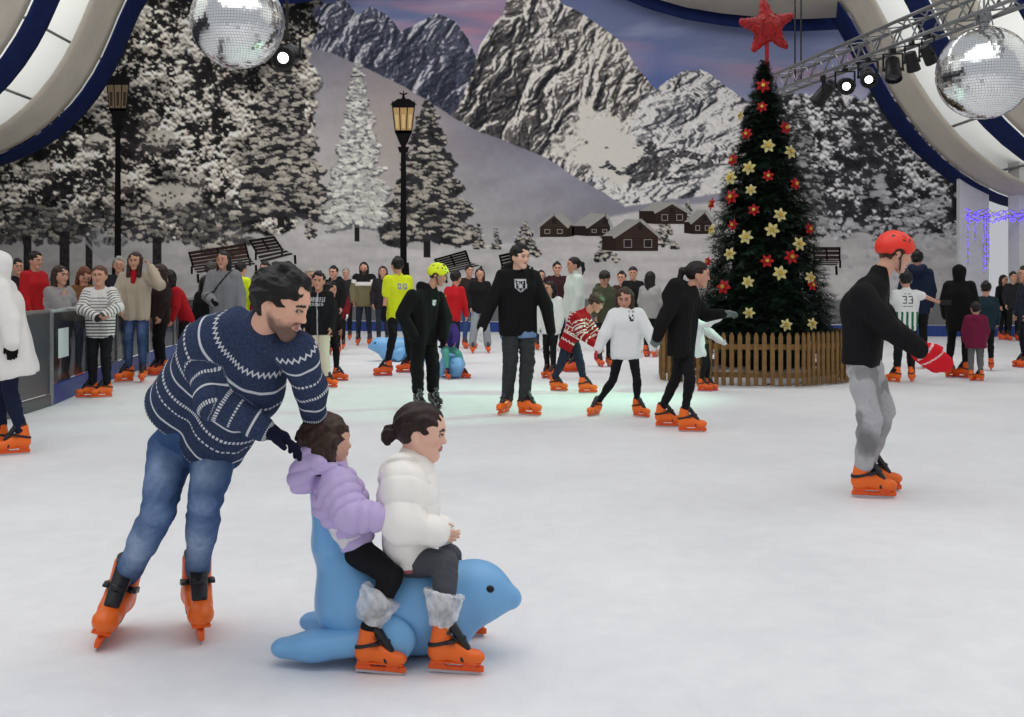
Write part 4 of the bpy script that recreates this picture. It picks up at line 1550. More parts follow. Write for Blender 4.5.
# ------------------------------------------------------------------ tent roof and swags
def prof(side, n=28, out=0.0, Yr=32.0):
    """cross-section of a swag, from the ridge down to the eaves, matched where the hindmost edge meets the mural"""
    if side < 0:
        pts = [(330, -70), (240, -52), (190, -34), (160, -18), (145, -2), (132, 32), (118, 68), (97, 102), (72, 130), (42, 151), (0, 168), (-40, 176), (-90, 178)]
    else:
        pts = [(640, -60), (720, -48), (770, -30), (800, -14), (826, 8), (842, 34), (862, 78), (884, 116), (910, 150), (945, 180), (985, 202), (1024, 212), (1080, 218)]
    w = [P(x, y, Yr) for x, y in pts]
    w = np.array(w)
    s_ = np.concatenate([[0], np.cumsum(np.linalg.norm(np.diff(w, axis=0), axis=1))])
    u = np.linspace(0, s_[-1], n)
    r = np.stack([np.interp(u, s_, w[:, k]) for k in (0, 2)], -1)
    for _ in range(2):
        r[1:-1] = (r[:-2] + 2 * r[1:-1] + r[2:]) / 4
    if out:
        tn = np.gradient(r, axis=0)
        nn = np.stack([-tn[:, 1], tn[:, 0]], -1) / np.linalg.norm(tn, axis=1)[:, None]
        if (nn[n // 2] @ np.array([side, 1.0])) < 0:
            nn = -nn
        r = r + nn * out
    return r


def swag(name, side, y0, y1, mat, out=0.0, th=.03, sag=0.0):
    r = prof(side, out=out)
    r2 = prof(side, out=out + th)
    ny = 6
    v, f = [], []
    n = len(r)
    for j in range(ny + 1):
        y = y0 + (y1 - y0) * j / ny
        z = sag * math.sin(math.pi * j / ny)
        for k in range(n):
            v.append((r[k, 0], y, r[k, 1] - z))
    for j in range(ny + 1):
        y = y0 + (y1 - y0) * j / ny
        z = sag * math.sin(math.pi * j / ny)
        for k in range(n):
            v.append((r2[k, 0], y, r2[k, 1] - z))
    o_ = (ny + 1) * n
    for j in range(ny):
        for k in range(n - 1):
            a = j * n + k
            f.append((a, a + 1, a + n + 1, a + n))
            f.append((o_ + a, o_ + a + n, o_ + a + n + 1, o_ + a + 1))
    for k in range(n - 1):
        f.append((k, o_ + k, o_ + k + 1, k + 1))
        e = ny * n + k
        f.append((e, e + 1, o_ + e + 1, o_ + e))
    return part(name, v, f, mat, None, None, True)


SWAG_TXT = {-1: 'left', 1: 'right'}
for side in (-1, 1):
    for i, yr in enumerate((32.0, 27.2, 22.6, 18.4)):
        w = SWAG_TXT[side]
        pos = ('against the mural', 'second from the mural', 'third from the mural', 'nearest')[i]
        tag(swag('ceiling_drape', side, yr - 1.15, yr, M_NAVY), 'navy cloth band sagging down the %s side of the tent, %s' % (w, pos), 'drape')
        tag(swag('ceiling_drape', side, yr - 3.15, yr - 1.2, M_CREAM, .05), 'cream cloth swag sagging down the %s side of the tent, %s' % (w, pos), 'drape')
    r = prof(side, out=.9)
    n = len(r)
    v = [(r[k, 0], y, r[k, 1]) for y in np.linspace(8, 33, 6) for k in range(n)]
    f = [(j * n + k, j * n + k + 1, (j + 1) * n + k + 1, (j + 1) * n + k) for j in range(5) for k in range(n - 1)]
    struct(part('ceiling', v, f, m_roof), 'pale translucent tent roof above the %s side' % SWAG_TXT[side])
    mb = MB()
    for yr in (28.2, 23.6, 19.4, 15.2):
        mb.tube([(r[k, 0] - side * .1, yr, r[k, 1] - .12) for k in range(n)], .05, 6)
    for k in (10, 14, 18, 22):
        mb.tube([(r[k, 0] - side * .1, 12, r[k, 1] - .12), (r[k, 0] - side * .1, 33, r[k, 1] - .12)], .04, 6)
    struct(mb.build('trim_%d' % (3 if side < 0 else 4), M_STEEL), 'steel roof tubes of the tent')
# cloth valance along the top of the mural
for (pts, w) in (([(140, -8), (165, -2), (200, 1), (250, 4), (300, 3), (335, -4), (370, -14)], 'left'), ([(590, -18), (622, -2), (650, 9), (685, 19), (720, 25), (770, 30), (800, 31), (845, 29)], 'right')):
    xs = np.linspace(pts[0][0], pts[-1][0], 30)
    ys = np.interp(xs, *zip(*pts))
    v, f = [], []
    for k, (x, y) in enumerate(zip(xs, ys)):
        p = P(x, y, 32.2)
        v += [p + V(0, 0, .42), p - V(0, 0, .0), p + V(0, .05, 0), p + V(0, .05, .42)]
    for k in range(29):
        for e in range(4):
            f.append((k * 4 + e, k * 4 + (e + 1) % 4, k * 4 + 4 + (e + 1) % 4, k * 4 + 4 + e))
    tag(part('ceiling_valance', v, f, M_NAVY, None, None, True), 'navy cloth valance across the top %s part of the mural' % w, 'valance')
    v, f = [], []
    for k, (x, y) in enumerate(zip(xs, ys)):
        p = P(x, y, 31.6)
        v += [p + V(0, -.0, .34), p + V(0, -2.8, 1.35), p + V(0, -2.8, 1.39), p + V(0, 0, .38)]
    for k in range(29):
        for e in range(4):
            f.append((k * 4 + e, k * 4 + (e + 1) % 4, k * 4 + 4 + (e + 1) % 4, k * 4 + 4 + e))
    tag(part('ceiling_swag', v, f, M_CREAM, None, None, True), 'cream cloth swag above the navy valance on the %s' % w, 'drape')

# ------------------------------------------------------------------ mirror balls
m_mirror, nt, b = mat_new('mirror_facets')
b.inputs['Base Color'].default_value = (.86, .87, .88, 1)
b.inputs['Metallic'].default_value = 1.0
b.inputs['Roughness'].default_value = .14
m_grout = mat_plain('mirror_ball_core', (70, 72, 76), .6)


def mirror_ball(label, c, R, hang):
    t = thing('mirror_ball', label, 'mirror ball', c + V(0, 0, -R))
    rg = random.Random(5)
    v, f = [], []
    rows = 52
    for i in range(rows):
        p0, p1 = math.pi * (i + .04) / rows, math.pi * (i + .96) / rows
        n = max(6, int(2 * rows * math.sin((p0 + p1) / 2)))
        for j in range(n):
            a0, a1 = 2 * math.pi * (j + .03) / n, 2 * math.pi * (j + .97) / n
            q = [V(math.sin(p) * math.cos(a), math.sin(p) * math.sin(a), math.cos(p)) for p, a in ((p0, a0), (p1, a0), (p1, a1), (p0, a1))]
            nr = unit(sum(q)) * R * 1.003
            t1, t2 = unit(q[1] - q[0] + q[2] - q[3]), unit(q[2] - q[1] + q[3] - q[0])
            e = V(rg.gauss(0, .018), rg.gauss(0, .018), 0)
            b0 = len(v)
            for k in q:
                d = k * R * 1.003 - nr
                d = d - unit(nr) * np.dot(d, unit(nr))
                v.append(c + nr + d + unit(nr) * (np.dot(d, t1) * e[0] + np.dot(d, t2) * e[1]))
            f.append((b0, b0 + 3, b0 + 2, b0 + 1) if False else (b0, b0 + 1, b0 + 2, b0 + 3))
    part('mirror_tiles', v, f, m_mirror, t, None, False)
    v, f = mesh_sdf([el(c, (R * .992,) * 3)], R / 14)
    part('core', v, f, m_grout, t)
    mb = MB()
    mb.tube([c + V(0, 0, R * .96), c + V(0, 0, R + .06)], .05, 12)
    mb.tube([c + V(0, 0, R + .05), c + V(0, 0, R + .16)], .07, 12)
    mb.build('motor', M_STEEL, t, smooth=False)
    mb = MB()
    mb.tube([c + V(0, 0, R + .15), c + V(0, 0, hang)], .012, 6)
    for q in (-1, 1):
        mb.tube([c + V(q * .1, 0, R + .02), c + V(q * .02, 0, R + .42)], .008, 5)
    mb.build('hanging_chain', M_STEEL, t)
    return t


mirror_ball('large mirror ball hanging over the navy sweater man, above the lit stage lamp', P(237.5, 22, 12.0), .505, 3.2)
mirror_ball('large mirror ball hanging under the lattice truss at the right', P(984, 73, 12.0), .50, 1.1)

# ------------------------------------------------------------------ truss and stage lamps
TA, TB = P(775, 86, 19.0), P(1060, -28, 10.6)
td = unit(TB - TA)
tx = unit(np.cross(td, (0, 0, 1)))
tz = np.cross(tx, td)
t = thing('lighting_truss', 'grey lattice truss carrying stage lamps at the upper right', 'truss', TA)
hw = .145
M_ALU = mat_plain('aluminium', (128, 128, 130), .35, .7, .5, .08)
for sx in (-1, 1):
    for sz in (-1, 1):
        MB().tube([TA + tx * sx * hw + tz * sz * hw, TB + tx * sx * hw + tz * sz * hw], .025, 8).build('chord', M_ALU, t, smooth=True)
mb = MB()
L = np.linalg.norm(TB - TA)
k = int(L / .30)
for face in range(4):
    o1 = [(-1, -1), (1, -1), (1, 1), (-1, 1)][face]
    o2 = [(1, -1), (1, 1), (-1, 1), (-1, -1)][face]
    for i in range(k):
        p, q = TA + td * L * i / k, TA + td * L * (i + 1) / k
        u, w = (o1, o2) if i % 2 else (o2, o1)
        mb.tube([p + (tx * u[0] + tz * u[1]) * hw, q + (tx * w[0] + tz * w[1]) * hw], .011, 5)
mb.build('lattice', M_ALU, t, smooth=True)
for px in (795, 801):
    mb = MB()
    a = P(px, 82, 18.2)
    mb.tube([a, a + V(0, 0, 3.0)], .014, 6)
    tag(mb.build('hanging_cable', M_BLACK), 'thin black cable rising from the truss end, %s' % ('left one of the pair' if px < 798 else 'right one of the pair'), 'cable')
M_LENS = mat_plain('lit_lamp_lens', (255, 255, 250), .3, 0, .3, 0, 5, (255, 252, 244), 4.0)
M_DLENS = mat_plain('dark_lamp_lens', (40, 42, 48), .15, 0, .5, .1)


def stage_lamp(label, c, aim, s, lit, top=.28):
    t = thing('stage_lamp', label, 'stage lamp', c)
    a = unit(aim)
    x = unit(np.cross(a, (0, 0, 1)))
    u = np.cross(x, a)
    v, f = mesh_sdf([rc(c - a * .15 * s, c + a * .12 * s, .115 * s, .125 * s, .01), rc(c + a * .12 * s, c + a * .2 * s, .13 * s, .14 * s, .01),
                     plane(c + a * .2 * s, a, .003), plane(c - a * .2 * s, -a, .003), rc(c + a * .17 * s, c + a * .4 * s, .118 * s, .118 * s, .003, 'sub')], .016 * s)
    part('housing', v, f, M_BLACK, t)
    mb = MB()
    ring = [c + a * .155 * s + (x * math.cos(q) + u * math.sin(q)) * (.062 if lit else .112) * s for q in np.linspace(0, 2 * math.pi, 21)[:-1]]
    mb.add([c + a * .172 * s] + ring, [(0, i + 1, (i + 1) % 20 + 1) for i in range(20)])
    mb.build('lens', M_LENS if lit else M_DLENS, t, smooth=True)
    mb = MB()
    for q in (-1, 1):
        mb.bar(c + x * q * .15 * s, c + x * q * .15 * s + V(0, 0, top * .72), .03 * s, .012, (0, 1, 0))
        mb.tube([c + x * q * .10 * s, c + x * q * .17 * s], .03 * s, 8)
    mb.bar(c - x * .16 * s + V(0, 0, top * .72), c + x * .16 * s + V(0, 0, top * .72), .03 * s, .014)
    mb.build('yoke', M_BLACK, t)
    MB().box(c + V(0, 0, top * .86), (.035 * s, .05 * s, top * .16)).build('clamp', M_BLACK, t)
    return t


def on_truss(px):
    k = (px - 775) / 285
    for _ in range(30):
        p = TA + (TB - TA) * k
        q = 512 + p[0] / p[1] * FPX
        k += (px - q) / 400
    return TA + (TB - TA) * k


for i, (px, dz, aim, s, lit, lb) in enumerate((
        (823, .42, (-.6, .2, -.8), 0.9, False, 'black stage lamp at the far left end of the row under the truss'),
        (845, .40, (-.15, -1, -.25), 0.9, True, 'black stage lamp with lit white lens, second from the left under the truss'),
        (868, .38, (-.2, -.9, -.5), 0.85, True, 'black stage lamp with half-lit lens, third from the left under the truss'),
        (893, .40, (-.1, -.5, -1), 0.8, False, 'black stage lamp pointing down at the middle of the truss'),
        (912, .38, (.3, .3, -.8), .62, False, 'smaller black stage lamp second from the mirror ball under the truss'),
        (928, .36, (.5, .3, -.7), .6, False, 'smaller black stage lamp nearest the mirror ball under the truss'))):
    c = on_truss(px) + V(0, 0, -dz)
    stage_lamp(lb, c, aim, s, lit)
c = P(287, 56, 15.0)
stage_lamp('black stage lamp with lit lens beside the left mirror ball', c, (-.1, -1, -.35), 1.2, True, .3)
MB().tube([c + V(0, 0, .3), c + V(0, 0, 2.2)], .02, 8).build('lamp_hanger_pole', M_BLACK)
tag(bpy.data.objects['lamp_hanger_pole'], 'black drop pole holding the stage lamp by the left mirror ball', 'pole')
# ------------------------------------------------------------------ the blue seal skating aid
SEAL_Y = 4.13
M_SEAL = mat_plain('blue_moulded_plastic', (116, 172, 220), .38, 0, .45, .03, 3)


def seal(label, T, s=1.0, h=.008):
    """T maps local seal metres (x forward, y to its left, z up) to the place"""
    t = thing('seal_skating_aid', label, 'seal skating aid', T(V(0, 0, 0)))
    ex = unit(T(V(1, 0, 0)) - T(V(0, 0, 0)))
    ey = unit(T(V(0, 1, 0)) - T(V(0, 0, 0)))
    ez = V(0, 0, 1)
    pr = [rc(T(V(-.115, 0, .19)), T(V(.16, 0, .19)), .155 * s, .15 * s, .05),
          rc(T(V(-.06, 0, .12)), T(V(.20, 0, .13)), .13 * s, .13 * s, .05),
          rc(T(V(.12, 0, .19)), T(V(.30, 0, .225)), .145 * s, .112 * s, .06),
          el(T(V(.335, 0, .238)), V(.12, .10, .108) * s, np.array([ex, ey, ez]), .05),
          rc(T(V(.36, 0, .222)), T(V(.462, 0, .208)), .078 * s, .036 * s, .05),
          rc(T(V(-.13, 0, .22)), T(V(-.205, 0, .42)), .13 * s, .078 * s, .06, sq=(ey, 1.15)),
          rc(T(V(-.205, 0, .42)), T(V(-.276, 0, .63)), .076 * s, .022 * s, .04, sq=(ey, 1.9)),
          plane(T(V(0, 0, .012)), V(0, 0, -1), .015)]
    v, f = mesh_sdf(pr, h)
    part('body', v, f, M_SEAL, t)
    for q in (-1, 1):
        # hind flippers trailing to the rear
        if q < 0:
            a, b_, c = V(-.08, q * .12, .095), V(-.26, q * .12, .07), V(-.365, q * .11, .06)
        else:
            a, b_, c = V(-.13, q * .12, .085), V(-.24, q * .17, .07), V(-.32, q * .20, .06)
        pr = [rc(T(a), T(b_), .085 * s, .075 * s, .03, sq=(ez, .68)), rc(T(b_), T(c), .075 * s, .055 * s, .03, sq=(ez, .66)), plane(T(V(0, 0, .006)), V(0, 0, -1), .006)]
        v, f = mesh_sdf(pr, h)
        part('hind_flipper', v, f, M_SEAL, t)
        pr = [rc(T(V(-.03, q * .135, .17)), T(V(.035, q * .175, .105)), .062 * s, .070 * s, .03, sq=(ey, .42)),
              rc(T(V(.035, q * .175, .105)), T(V(.03, q * .185, .055)), .07 * s, .04 * s, .03, sq=(ey, .40))]
        v, f = mesh_sdf(pr, h * .8)
        part('front_flipper', v, f, M_SEAL, t)
        v, f = mesh_sdf([el(T(V(.378, q * .09, .268)), V(.019, .014, .015) * s, np.array([ex, ey, ez]))], .003)
        part('eye', v, f, M_BLACK, t)
    return t


S0 = P(389, 660, SEAL_Y) * V(1, 1, 0)
seal('light blue seal skating aid carrying the two small girls', lambda p: S0 + p * V(1, 1, 1))


def rot_T(c, ang, s):
    ca, sa = math.cos(ang), math.sin(ang)
    return lambda p: c + s * V(p[0] * ca - p[1] * sa, p[0] * sa + p[1] * ca, p[2])


cB = P(402, 362, 19.2) * V(1, 1, 0)
seal('blue seal skating aid behind the black leg of the yellow shirted man', rot_T(cB, math.pi, 1.2), 1.2, .014)
cB = P(452, 378, 16.0) * V(1, 1, 0)
seal('blue seal skating aid ridden by the toddler in purple and teal', rot_T(cB, -1.25, .9), .9, .014)

# ------------------------------------------------------------------ the Christmas tree, its ornaments and its fence
TC = V((764 - 512) / FPX * 15.8, 15.8, 0)
TH, TR = 4.55, 1.04


def tree_r(z):
    k = np.clip(z / TH, 0, 1)
    return np.interp(k, [0, .10, .16, .30, .5, .7, .85, 1.0], [.95, .98, .95, .84, .66, .44, .26, .06]) * TR


tree = thing('christmas_tree', 'tall dark green Christmas tree hung with red and cream flowers inside the picket fence', 'christmas tree', TC)
rg = np.random.RandomState(3)
V_, F_, C_ = [], [], []
NB = 3600
for i in range(NB):
    k = 1 - math.sqrt(rg.uniform(0.0004, 1)) if i % 4 else rg.uniform(0, 1)
    z = .38 + k * (TH - .42)
    a = rg.uniform(0, 2 * math.pi)
    R = float(tree_r(z)) * rg.uniform(.80, 1.10)
    ln = rg.uniform(.20, .36) * (0.55 + 0.45 * R / TR)
    rad = V(math.cos(a), math.sin(a), 0)
    tan = V(-math.sin(a), math.cos(a), 0)
    tip = TC + rad * R + V(0, 0, z - .03)
    d = unit(rad * .85 + V(0, 0, rg.uniform(-.55, .05)) + tan * rg.uniform(-.35, .35))
    st = tip - d * ln
    w = unit(np.cross(d, (0, 0, 1)))
    u = np.cross(w, d)
    shade = rg.uniform(.75, 1.25)
    base = np.array([20, 40, 27.]) * shade + rg.uniform(-3, 3, 3)
    for j in range(15):
        t_ = .05 + .95 * j / 14
        p = st + d * ln * t_
        for q in (-1, 1):
            sp = rg.uniform(.5, 1.0)
            n_ = unit(d * .75 + w * q * sp + u * rg.uniform(-.55, .55))
            l2 = rg.uniform(.055, .10)
            wd = unit(np.cross(n_, u)) * .0065
            b0 = len(V_)
            V_ += [p - wd, p + wd, p + n_ * l2 + wd * .35, p + n_ * l2 - wd * .35]
            F_.append((b0, b0 + 1, b0 + 2, b0 + 3))
            C_ += [base] * 4
part('foliage', np.array(V_), np.array(F_), M_LEAF, tree, np.array(C_), False)
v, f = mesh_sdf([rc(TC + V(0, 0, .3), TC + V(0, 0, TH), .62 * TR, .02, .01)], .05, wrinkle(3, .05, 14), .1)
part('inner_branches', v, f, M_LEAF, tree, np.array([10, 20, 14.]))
MB().tube([TC, TC + V(0, 0, 1.0), TC + V(0, 0, TH)], [.09, .08, .03], 10).build('trunk', mat_plain('bark', (62, 46, 36), .9, 0, .1, .3, 12), tree)
MB().box(TC + V(0, 0, .05), (.3, .3, .05)).build('stand', M_BLACK, tree)

M_RED = mat_plain('red_velvet_petal', (160, 10, 20), .6, 0, .3, .15, 30)
M_IVORY = mat_plain('ivory_petal', (196, 184, 124), .6, 0, .3, .1, 30)
M_GOLD = mat_plain('gold_bead', (200, 160, 60), .35, .5, .5, .1)
FL = {}


def flower_mesh(R):
    v, f = [], []
    for layer, (n, l, lift, off) in enumerate(((6, 1.0, .10, 0), (5, .66, .32, .4))):
        for i in range(n):
            a = 2 * math.pi * i / n + off
            r = V(math.cos(a), math.sin(a), 0)
            t_ = V(-math.sin(a), math.cos(a), 0)
            b0 = len(v)
            for (q, w, z) in ((.08, .05, .0), (.45, .27, lift), (.75, .20, lift * .9), (1.0, .0, lift * .2)):
                for sg in (-1, 0, 1):
                    v.append((r * q * l + t_ * sg * w * l + V(0, 0, z * l + (0 if sg else .06) + layer * .06)) * R)
            for k in range(3):
                for sg in range(2):
                    b = b0 + k * 3 + sg
                    f.append((b, b + 1, b + 4, b + 3))
    return v, f


for nm, m in (('red', M_RED), ('cream', M_IVORY)):
    v, f = flower_mesh(.098)
    FL[nm] = mesh_data('petals', np.array(v), f, m, True)
mbc = MB()
for i in range(5):
    a = i * 1.257
    mbc.box((.014 * math.cos(a), .014 * math.sin(a), .036), (.009, .009, .012))
FLC = mesh_data('flower_centre', np.array(mbc.v), mbc.f, M_GOLD, False)
RED = [(763, 86), (762, 107), (747, 134), (785, 128), (733, 160), (768, 176), (795, 184), (732, 197), (754, 210), (733, 225), (809, 229), (791, 257), (767, 261), (724, 287), (712, 204), (708, 262), (812, 285)]
CRM = [(741, 116), (790, 152), (749, 168), (731, 178), (751, 190), (780, 215), (712, 230), (746, 237), (772, 230), (730, 254), (799, 244), (780, 273), (748, 282), (810, 278), (749, 313), (786, 325), (812, 324), (768, 146)]


def band(py):
    return 'near the top' if py < 140 else 'on the upper half' if py < 200 else 'on the lower half' if py < 270 else 'low down'


def put_flower(px, py, nm, label, r):
    Z = CAMZ - (py - HZ) / FPX * 15.3
    for _ in range(4):
        R = float(tree_r(Z)) * 1.06
        X = (px - 512) / FPX * (TC[1] - math.sqrt(max(R * R * .02, R * R - ((px - 512) / FPX * 15.3 - TC[0]) ** 2)))
        dx = np.clip(X - TC[0], -R * .99, R * .99)
        Yp = TC[1] - math.sqrt(R * R - dx * dx)
        Z = CAMZ - (py - HZ) / FPX * Yp
    c = V((px - 512) / FPX * Yp, Yp, Z)
    n = unit(unit(V(dx, Yp - TC[1], 0)) + V(0, -.25, .2))
    x = unit(np.cross((0, 0, 1), n))
    y = np.cross(n, x)
    t = thing('flower_ornament', label, 'flower ornament', c, '%s fabric flowers on the Christmas tree' % nm)
    q = r.uniform(0, 6)
    xx = x * math.cos(q) + y * math.sin(q)
    yy = np.cross(n, xx)
    s = r.uniform(.85, 1.15)
    m4 = Matrix([[*(V(xx[i], yy[i], n[i]) * s), 0] for i in range(3)] + [[0, 0, 0, 1]])
    for nm2, me in (('petals', FL[nm]), ('flower_centre', FLC)):
        o = link(nm2, me, t)
        o.matrix_local = m4


rr_ = random.Random(2)
ORD = ['topmost', 'second', 'third', 'fourth', 'fifth', 'sixth', 'seventh', 'eighth', 'ninth', 'tenth', 'eleventh', 'twelfth', 'thirteenth', 'fourteenth', 'fifteenth', 'sixteenth', 'seventeenth', 'eighteenth']
for nm, L in (('red', RED), ('cream', CRM)):
    for i, (px, py) in enumerate(sorted(L, key=lambda q: q[1])):
        sd = 'left edge' if px < 735 else 'right edge' if px > 788 else 'middle'
        put_flower(px, py, nm, '%s fabric flower at the %s of the tree, %s %s one' % (nm, sd, ORD[i] + (' from the top,' if i else ','), nm) if False else '%s fabric flower on the %s of the Christmas tree, %s' % (nm, sd, 'topmost of the ' + nm if i == 0 else ORD[i] + ' ' + nm + ' from top'), rr_)

# tinsel star
sc_ = P(767, 27, 15.8)
v, f = [], []
pr = []
for i in range(5):
    a = math.pi / 2 + i * 2 * math.pi / 5 + .12
    d = V(math.cos(a), 0, math.sin(a))
    pr.append(rc(sc_, sc_ + d * .36, .155, .055, .05, sq=(V(0, 1, 0), .75)))
v, f = mesh_sdf(pr, .022, wrinkle(8, .022, 130, (1, 1, 1)), .03)
M_STAR = mat_plain('red_tinsel', (150, 8, 14), .45, 0, .35, .55, 30, bump=.9)
st = thing('tree_star', 'puffy red tinsel star on the tip of the Christmas tree', 'star', sc_ + V(0, 0, -.5))
part('star', v, f, M_STAR, st)
MB().tube([sc_ + V(0, 0, -.72), sc_ + V(0, 0, -.1)], .03, 8).build('stem', M_STAR, st)

# picket fence around the tree
FC = V((750 - 512) / FPX * 15.75, 15.75, 0)
fence = thing('picket_fence', 'low brown wooden picket fence around the foot of the Christmas tree', 'fence', FC + V(0, -1.3, 0))
NS, FR = 8, 1.38
PK = MB()
w, dp, hh = .029, .010, .72
PK.add([(-w, -dp, .02), (w, -dp, .02), (w, -dp, hh - .05), (w * .45, -dp, hh), (-w * .45, -dp, hh), (-w, -dp, hh - .05),
        (-w, dp, .02), (w, dp, .02), (w, dp, hh - .05), (w * .45, dp, hh), (-w * .45, dp, hh), (-w, dp, hh - .05)],
       [(0, 1, 2, 3, 4, 5), (11, 10, 9, 8, 7, 6)] + [(i, i + 6, (i + 1) % 6 + 6, (i + 1) % 6) for i in range(6)])
PKM = mesh_data('picket', np.array(PK.v), PK.f, M_WOOD, False)
for i in range(NS):
    a0, a1 = 2 * math.pi * (i + .36) / NS, 2 * math.pi * (i + 1.36) / NS
    p, q = FC + V(math.cos(a0), math.sin(a0), 0) * FR, FC + V(math.cos(a1), math.sin(a1), 0) * FR
    n = 10
    nrm = unit((p + q) / 2 - FC)
    for z in (.16, .53):
        mb = MB()
        mb.bar(p + V(0, 0, z) - nrm * .022, q + V(0, 0, z) - nrm * .022, .022, .07)
        mb.build('rail', M_WOOD, fence)
    for k in range(n):
        c = p + (q - p) * (k + .5) / n
        o = link('picket', PKM, fence)
        x = unit(q - p)
        m = Matrix([[-x[0], nrm[0] * -1, 0, 0], [-x[1], nrm[1] * -1, 0, 0], [0, 0, 1, 0], [0, 0, 0, 1]])
        m.translation = Vector(list(c - np.array(fence['_b'])))
        o.matrix_local = m
# wrapped snow skirt
v, f = mesh_sdf([el(FC + V(0, 0, .0), (1.1, 1.1, .22)), plane(FC + V(0, 0, .004), (0, 0, -1))], .04, wrinkle(4, .03, 12), .05)
o = part('snow_skirt', v, f, mat_plain('white_fleece', (214, 214, 216), .95, 0, .1, .05), None, None, True)
tag(o, 'white fleece skirt heaped round the tree foot inside the picket fence', 'tree skirt')
# ------------------------------------------------------------------ patterns that the clothes carry
def denim(base, fade, k=1.0, front=(0, -1, 0)):
    base, fade = np.array(base, float), np.array(fade, float)

    def fn(col, c):
        v, J, t, tg = c['v'], c['J'], c['t'], c['tag']
        m = np.zeros(len(v))
        for q in ('R', 'L'):
            for nm, a, b in (('th', 'hip', 'kne'), ('sh', 'kne', 'ank')):
                s_ = tg == nm + q
                ax = J[a + q][None] + (J[b + q] - J[a + q])[None] * t[:, None]
                o = v - ax
                fr = np.clip((o @ np.array(front, float)) / (np.linalg.norm(o, axis=1) + 1e-6), 0, 1)
                L = t + (nm == 'sh')
                w = np.exp(-((L - .6) / .36) ** 2) + .75 * np.exp(-((L - 1.45) / .36) ** 2)
                m = np.where(s_, fr ** 1.5 * w, m)
        n = fbm(v * 26, 3, 5) * .25 + vnoise(v * np.array([260, 260, 40.]), 8) * .10
        m = np.clip(m * k * (1 + n) + n * .35, 0, 1)
        return base + (fade - base) * m[:, None]
    return fn


def arm_u(c):
    """distance down the garment from the shoulder line, along sleeves too"""
    t, tg = c['t'], c['tag']
    u = .16 - c['u']
    for q in ('R', 'L'):
        u = np.where(tg == 'up' + q, .07 + t * .28, u)
        u = np.where(tg == 'fo' + q, .35 + t * .25, u)
    return u


def stripes(a, b, per, duty, start=.02):
    def fn(col, c):
        u = arm_u(c)
        m = (((u / per) % 1) < duty) & (u > start)
        col[:] = a
        col[m] = b
        return col
    return fn


def front_uv(c, r0, r1, u0, u1, back=False):
    """0..1 coordinates on the chest (or the back) as the onlooker sees them"""
    x = c['r'] if back else -c['r']
    uu = (x - r0) / (r1 - r0)
    vv = (u1 - c['u']) / (u1 - u0)
    ok = (c['f'] < -.02) if back else (c['f'] > .02)
    ok = ok & (np.char.startswith(c['tag'], 'torso') | np.char.startswith(c['tag'], 'yoke'))
    return np.where(ok, uu, -1), vv


SHIELD = ["...........", "###########", "#.#######.#", "#.........#", "#.##...##.#", "#..#.#.#..#", "#...###...#", "#..#####..#", "#...###...#", "#..#.#.#..#", ".#.#...#.#.", "..#.....#..", "...##.##...", ".....#....."]
N33 = ["#####..#####", "....#......#", "....#......#", "..###....###", "....#......#", "....#......#", "#####..#####"]
LETTERS = ["#.#.##.###.##.#.#", "#.#.#..#.#.#..#.#", "#.#.##.#.#.##.#.#", "###.#..#.#.#..#.#", ".#..##.###.##.###", ".................", ".##.#.##.#.#.##..", ".#..#.#..#.#.#.#.", ".##.#.##.###.##.."]
MARK = ["##.###", "######", "#.##.#", "######", ".####."]


def with_stamp(rows, box, ink, back=False, inner=None):
    def fn(col, c):
        if inner:
            col = inner(col, c)
        u, v = front_uv(c, *box, back)
        k = stamp(rows, u, v)
        col[k == ord('#')] = ink
        return col
    return fn


def xmas(col, c):
    u = arm_u(c)
    th = np.arctan2(c['r'], c['f']) * .16
    arm = np.char.startswith(c['tag'], 'up') | np.char.startswith(c['tag'], 'fo')
    w = np.where(arm, c['v'][:, 1] + c['v'][:, 2], th)
    col[:] = (150, 26, 34)
    zz = np.abs(((w / .05) % 1) - .5) * .05
    white = (np.abs(u - .10 - zz) < .009) | (np.abs(u - .17) < .007) | (np.abs(u - .235 + zz) < .010) | (np.abs(u - .29) < .007) | (np.abs(u - .40) < .008) | (np.abs(u - .36 - zz) < .009) | (np.abs(u - .50 - zz) < .009)
    dots = (((w / .06) % 1 - .5) ** 2 * .0036 * 4 + (u - .325) ** 2 < .00016 * 2) | (((w / .07) % 1 - .5) ** 2 * .0049 + (u - .05) ** 2 < .0002)
    col[white | dots] = (226, 222, 216)
    return col


def jumper(col, c):
    u = c['u']
    arm = np.char.startswith(c['tag'], 'up') | np.char.startswith(c['tag'], 'fo')
    k = np.where(arm, .16 - arm_u(c), u)
    col[:] = (22, 22, 24)
    col[k < .045] = (216, 212, 206)
    col[k < -.035] = (112, 104, 76)
    return col


def panda(col, c):
    th = c['r']
    for (a, b) in ((.07, .10), (-.02, .05), (-.08, .09), (.03, -.02), (-.05, -.08), (.09, -.10)):
        col[((th - a) ** 2 + (c['u'] - b) ** 2 < .020 ** 2) & (c['f'] > 0)] = (30, 30, 32)
    return col


